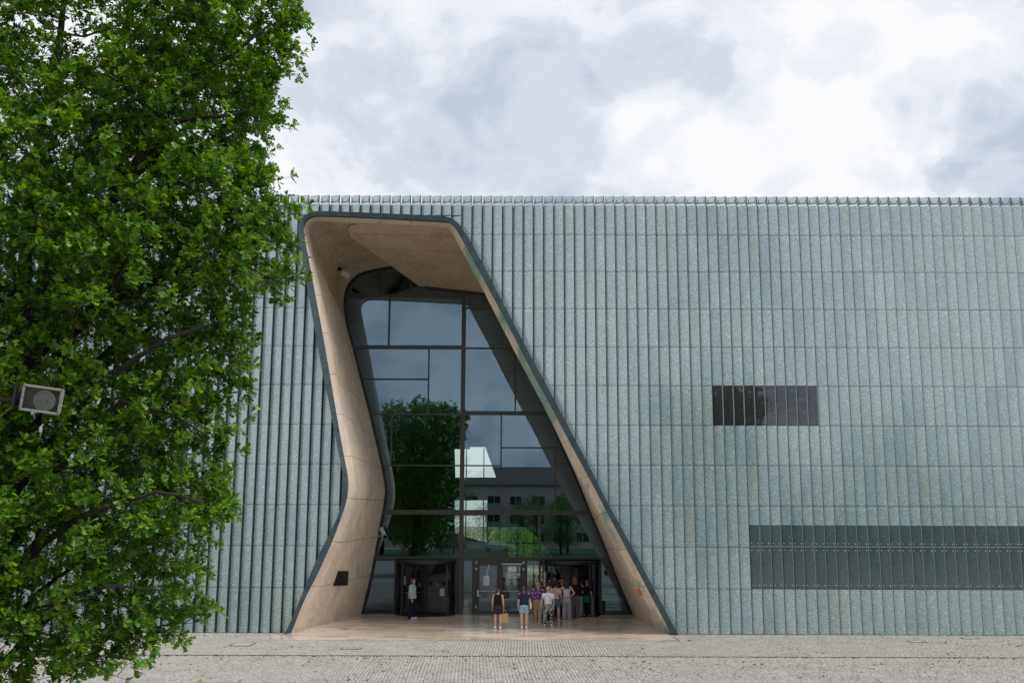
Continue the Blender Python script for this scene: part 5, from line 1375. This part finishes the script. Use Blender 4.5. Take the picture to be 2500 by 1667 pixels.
p5 = person(*C4(1660, 843), C4(0, 440)[1], -8, "person in white tee and leaf-patterned trousers standing with legs apart", (.52, .32, .24), ('bun', (.45, .36, .25)), ('short', 'white', (.72, .72, .75)), ('trousers', 'leafy', M_MONO), (.75, .75, .74), ('down', 'down'), .038, .08, 1.08, -4)
sc_ = Blob(); sc_.ell(p5['hc'] + p5['S'](0, -.070, .012), (.020 * p5['k'], .012 * p5['k'], .016 * p5['k'])); sc_.build("hair_tie", cloth("orange", (.72, .20, .03)), p5['o'], .008, 1)
p6 = person(*C4(1625, 782), C4(0, 372)[1], 0, "bald person in black clothes wearing a dark backpack in the queue", (.40, .24, .18), ('bald', (0, 0, 0)), ('short', 'blk', (.013, .013, .015)), ('wide', 'blktr', (.012, .012, .013)), (.03, .03, .03), ('down', 'down'), .01, .0, 1.1)
p7 = person(*C4(1738, 790), C4(0, 388)[1], -10, "person with dark curly hair, pale pink top and denim shorts in the queue", (.48, .28, .21), ('curly', (.03, .018, .014)), ('short', 'pink', (.60, .40, .36)), ('shorts', 'bluedenim', (.075, .14, .24)), (.6, .57, .52), ('front', 'down'), .03, .02, 1.08)
p8 = person(*C4(1728, 738), C4(0, 303)[1], 0, "tallest person in the queue, short dark hair and dark grey tee", (.45, .27, .2), ('short', (.022, .016, .013)), ('short', 'dgrey', (.055, .05, .058)), ('trousers', 'blackjean', (.02, .02, .022)), (.05, .05, .05), ('down', 'down'), .0, .0, 1.05)
p9 = person(*C4(1806, 745), C4(0, 362)[1], 6, "person with long curly ginger hair and black top in the queue", (.5, .3, .22), ('curly', (.24, .10, .035)), ('short', 'blacktop', (.012, .012, .014)), ('wide', 'darktr', (.028, .026, .026)), (.1, .1, .1), ('down', 'down'), .0, .0, 1.0)
p10 = person(*C4(1855, 770), C4(0, 370)[1], 0, "long-haired person with hands on hips, pale tank top and grey sweatpants", (.56, .36, .28), ('long', (.030, .014, .011)), ('crop', 'greytop', (.72, .71, .72)), ('wide', 'sweat', (.36, .37, .42)), (.45, .47, .52), ('hip', 'hip'), .012, .0, .98)
k = p10['k']; tie = Blob(); tie.loft([(.42 * k, .118 * k, .088 * k, 0, -.012 * k), (.50 * k, .120 * k, .092 * k, 0, -.006 * k), (.565 * k, .104 * k, .082 * k, 0, 0), (.59 * k, .098 * k, .076 * k, 0, 0)]); tie.chain([p10['S'](-.06, -.08, .47), p10['S'](0, -.095, .40), p10['S'](.06, -.08, .47)], [.022 * k] * 3); tie.build("tied_hoodie", cloth("hoodie", (.42, .42, .45)), p10['o'], .012, 5)
p11 = person(*C4(1940, 760), C4(0, 333)[1], -3, "person in black hoodie and grey straight trousers with long auburn hair", (.5, .3, .22), ('long', (.13, .05, .025)), ('jacket', 'blackhood', (.013, .013, .016)), ('wide', 'greytr', (.135, .13, .135)), (.35, .34, .33), ('front', 'front'), .01, .0, 1.04)
p12 = person(*C4(2016, 738), C4(0, 372)[1], 14, "person in dark navy jacket and pale jeans by the right revolving door", (.5, .3, .22), ('bob', (.02, .014, .012)), ('jacket', 'navyj', (.014, .017, .032)), ('wide', 'palejean', (.36, .37, .42)), (.42, .48, .55), ('front', 'down'), .0, .03, 1.0)
p13 = person(*C4(2068, 742), C4(0, 374)[1], -16, "person in black tee with a green shirt tied round the waist, fair hair", (.5, .31, .23), ('bun', (.22, .14, .075)), ('short', 'blacktee', (.012, .012, .013)), ('trousers', 'blacktr', (.012, .012, .014)), (.5, .25, .25), ('front', 'down'), .02, .03, 1.0)
k = p13['k']; tie = Blob(); tie.loft([(.38 * k, .10 * k, .085 * k, 0, -.008 * k), (.50 * k, .112 * k, .086 * k, 0, -.004 * k), (.585 * k, .098 * k, .076 * k, 0, 0)]); tie.build("tied_shirt", cloth("green", (.012, .13, .06)), p13['o'], .012, 4)
p14 = person(*C4(1590, 770), C4(0, 384)[1], 4, "person with brown hair mostly hidden behind the floral blouse", (.48, .28, .2), ('short', (.10, .05, .03)), ('short', 'dk', (.02, .02, .024)), ('trousers', 'dk2', (.02, .02, .024)), (.3, .05, .05), ('down', 'down'), .0, .0, .95)
p15 = person(*C4(2100, 735), C4(0, 400)[1], 8, "person with pale grey trousers at the right end of the queue", (.5, .3, .22), ('bun', (.03, .02, .016)), ('short', 'dk3', (.02, .02, .022)), ('wide', 'lg', (.34, .33, .36)), (.5, .52, .56), ('down', 'down'), .0, .04, .95)
# things they carry
def carry(name, inf, at, mb, mats, lab, cat, rot=0):
    m = mat_of(inf['o']); p = m @ at; o = mb.build(name, mats, None, False, p, label=lab, category=cat); o.rotation_euler = (0, 0, inf['o'].rotation_euler[2] + rot); return o
hp = p2['wri'][1] + p2['hdir'][1] * .075
bg = MB(); w, d_, hh = .15, .065, .37
V = [(-w, -d_, -hh - .12), (w, -d_, -hh - .12), (w, d_, -hh - .12), (-w, d_, -hh - .12), (-w * .96, -d_ * .8, -.12), (w * .96, -d_ * .8, -.12), (w * .96, d_ * .8, -.12), (-w * .96, d_ * .8, -.12)]
bg.add(V, [(3, 2, 1, 0), (0, 1, 5, 4), (1, 2, 6, 5), (2, 3, 7, 6), (3, 0, 4, 7)])
for y in (-d_ * .8, d_ * .8):
    for a, b_ in (((-.06, y, -.12), (-.04, y * .3, 0)), ((-.04, y * .3, 0), (.04, y * .3, 0)), ((.04, y * .3, 0), (.06, y, -.12))): bg.bar(a, b_, .006, 5)
carry("paper_bag", p2, hp + Vector((.03, 0, .0)), bg, [plain("kraft_paper", (.42, .27, .13), .8)], "brown paper bag with loop handles hanging from a hand", "paper bag")
def tote(inf, side, col, lab, zt=.80, zb=.47, name="tote_bag", wd=.115):
    k = inf['k']; S_ = inf['S']; x = side * .150 * inf['b']; b = MB(); at = S_(x, -.01, zb); zt_ = (zt - zb) * k
    V = [(-.03, -wd, 0), (.05, -wd * .8, 0), (.05, wd * .8, 0), (-.03, wd, 0), (-.03, -wd * 1.15, .13), (.055, -wd * 1.1, .13), (.055, wd * 1.1, .13), (-.03, wd * 1.15, .13), (-.012, -wd, .34), (.02, -wd, .34), (.02, wd, .34), (-.012, wd, .34)]
    V = [(vx * side, vy, vz * k * .62) for vx, vy, vz in V]
    F = [(3, 2, 1, 0)] + [(a + i, a + (i + 1) % 4, a + 4 + (i + 1) % 4, a + 4 + i) for a in (0, 4) for i in range(4)] + [(8, 9, 10, 11)]
    b.add(V, F)
    for y in (-wd * .7, wd * .7): b.bar((.004 * side, y, .20 * k), (-.035 * side * k, y * .12, zt_ + .02), .013, 6)
    return carry(name, inf, at, b, [cloth("canvas" + lab[:5], col)], lab, "bag")
tote(p3, 1, (.55, .49, .40), "cream canvas tote hanging from the shoulder of the person in navy tee")
tote(p5, -1, (.42, .37, .31), "beige patterned shoulder bag on the left side of the white tee")
tote(p4, -1, (.02, .035, .06), "dark blue shoulder bag beside the floral blouse", .80, .50, "tote_bag", .075)
bp = Blob(); bp.ell((0, 0, 0), (.15, .10, .22)); bp.ell((0, -.07, -.06), (.11, .06, .11)); bo = bp.build("backpack", plain("backpack_black", (.02, .02, .022), .7), None, .014, 3)
bo.location = mat_of(p6['o']) @ p6['S'](0, -.105, .705); bo['label'] = "dark grey backpack worn by the bald person in the queue"; bo['category'] = "backpack"
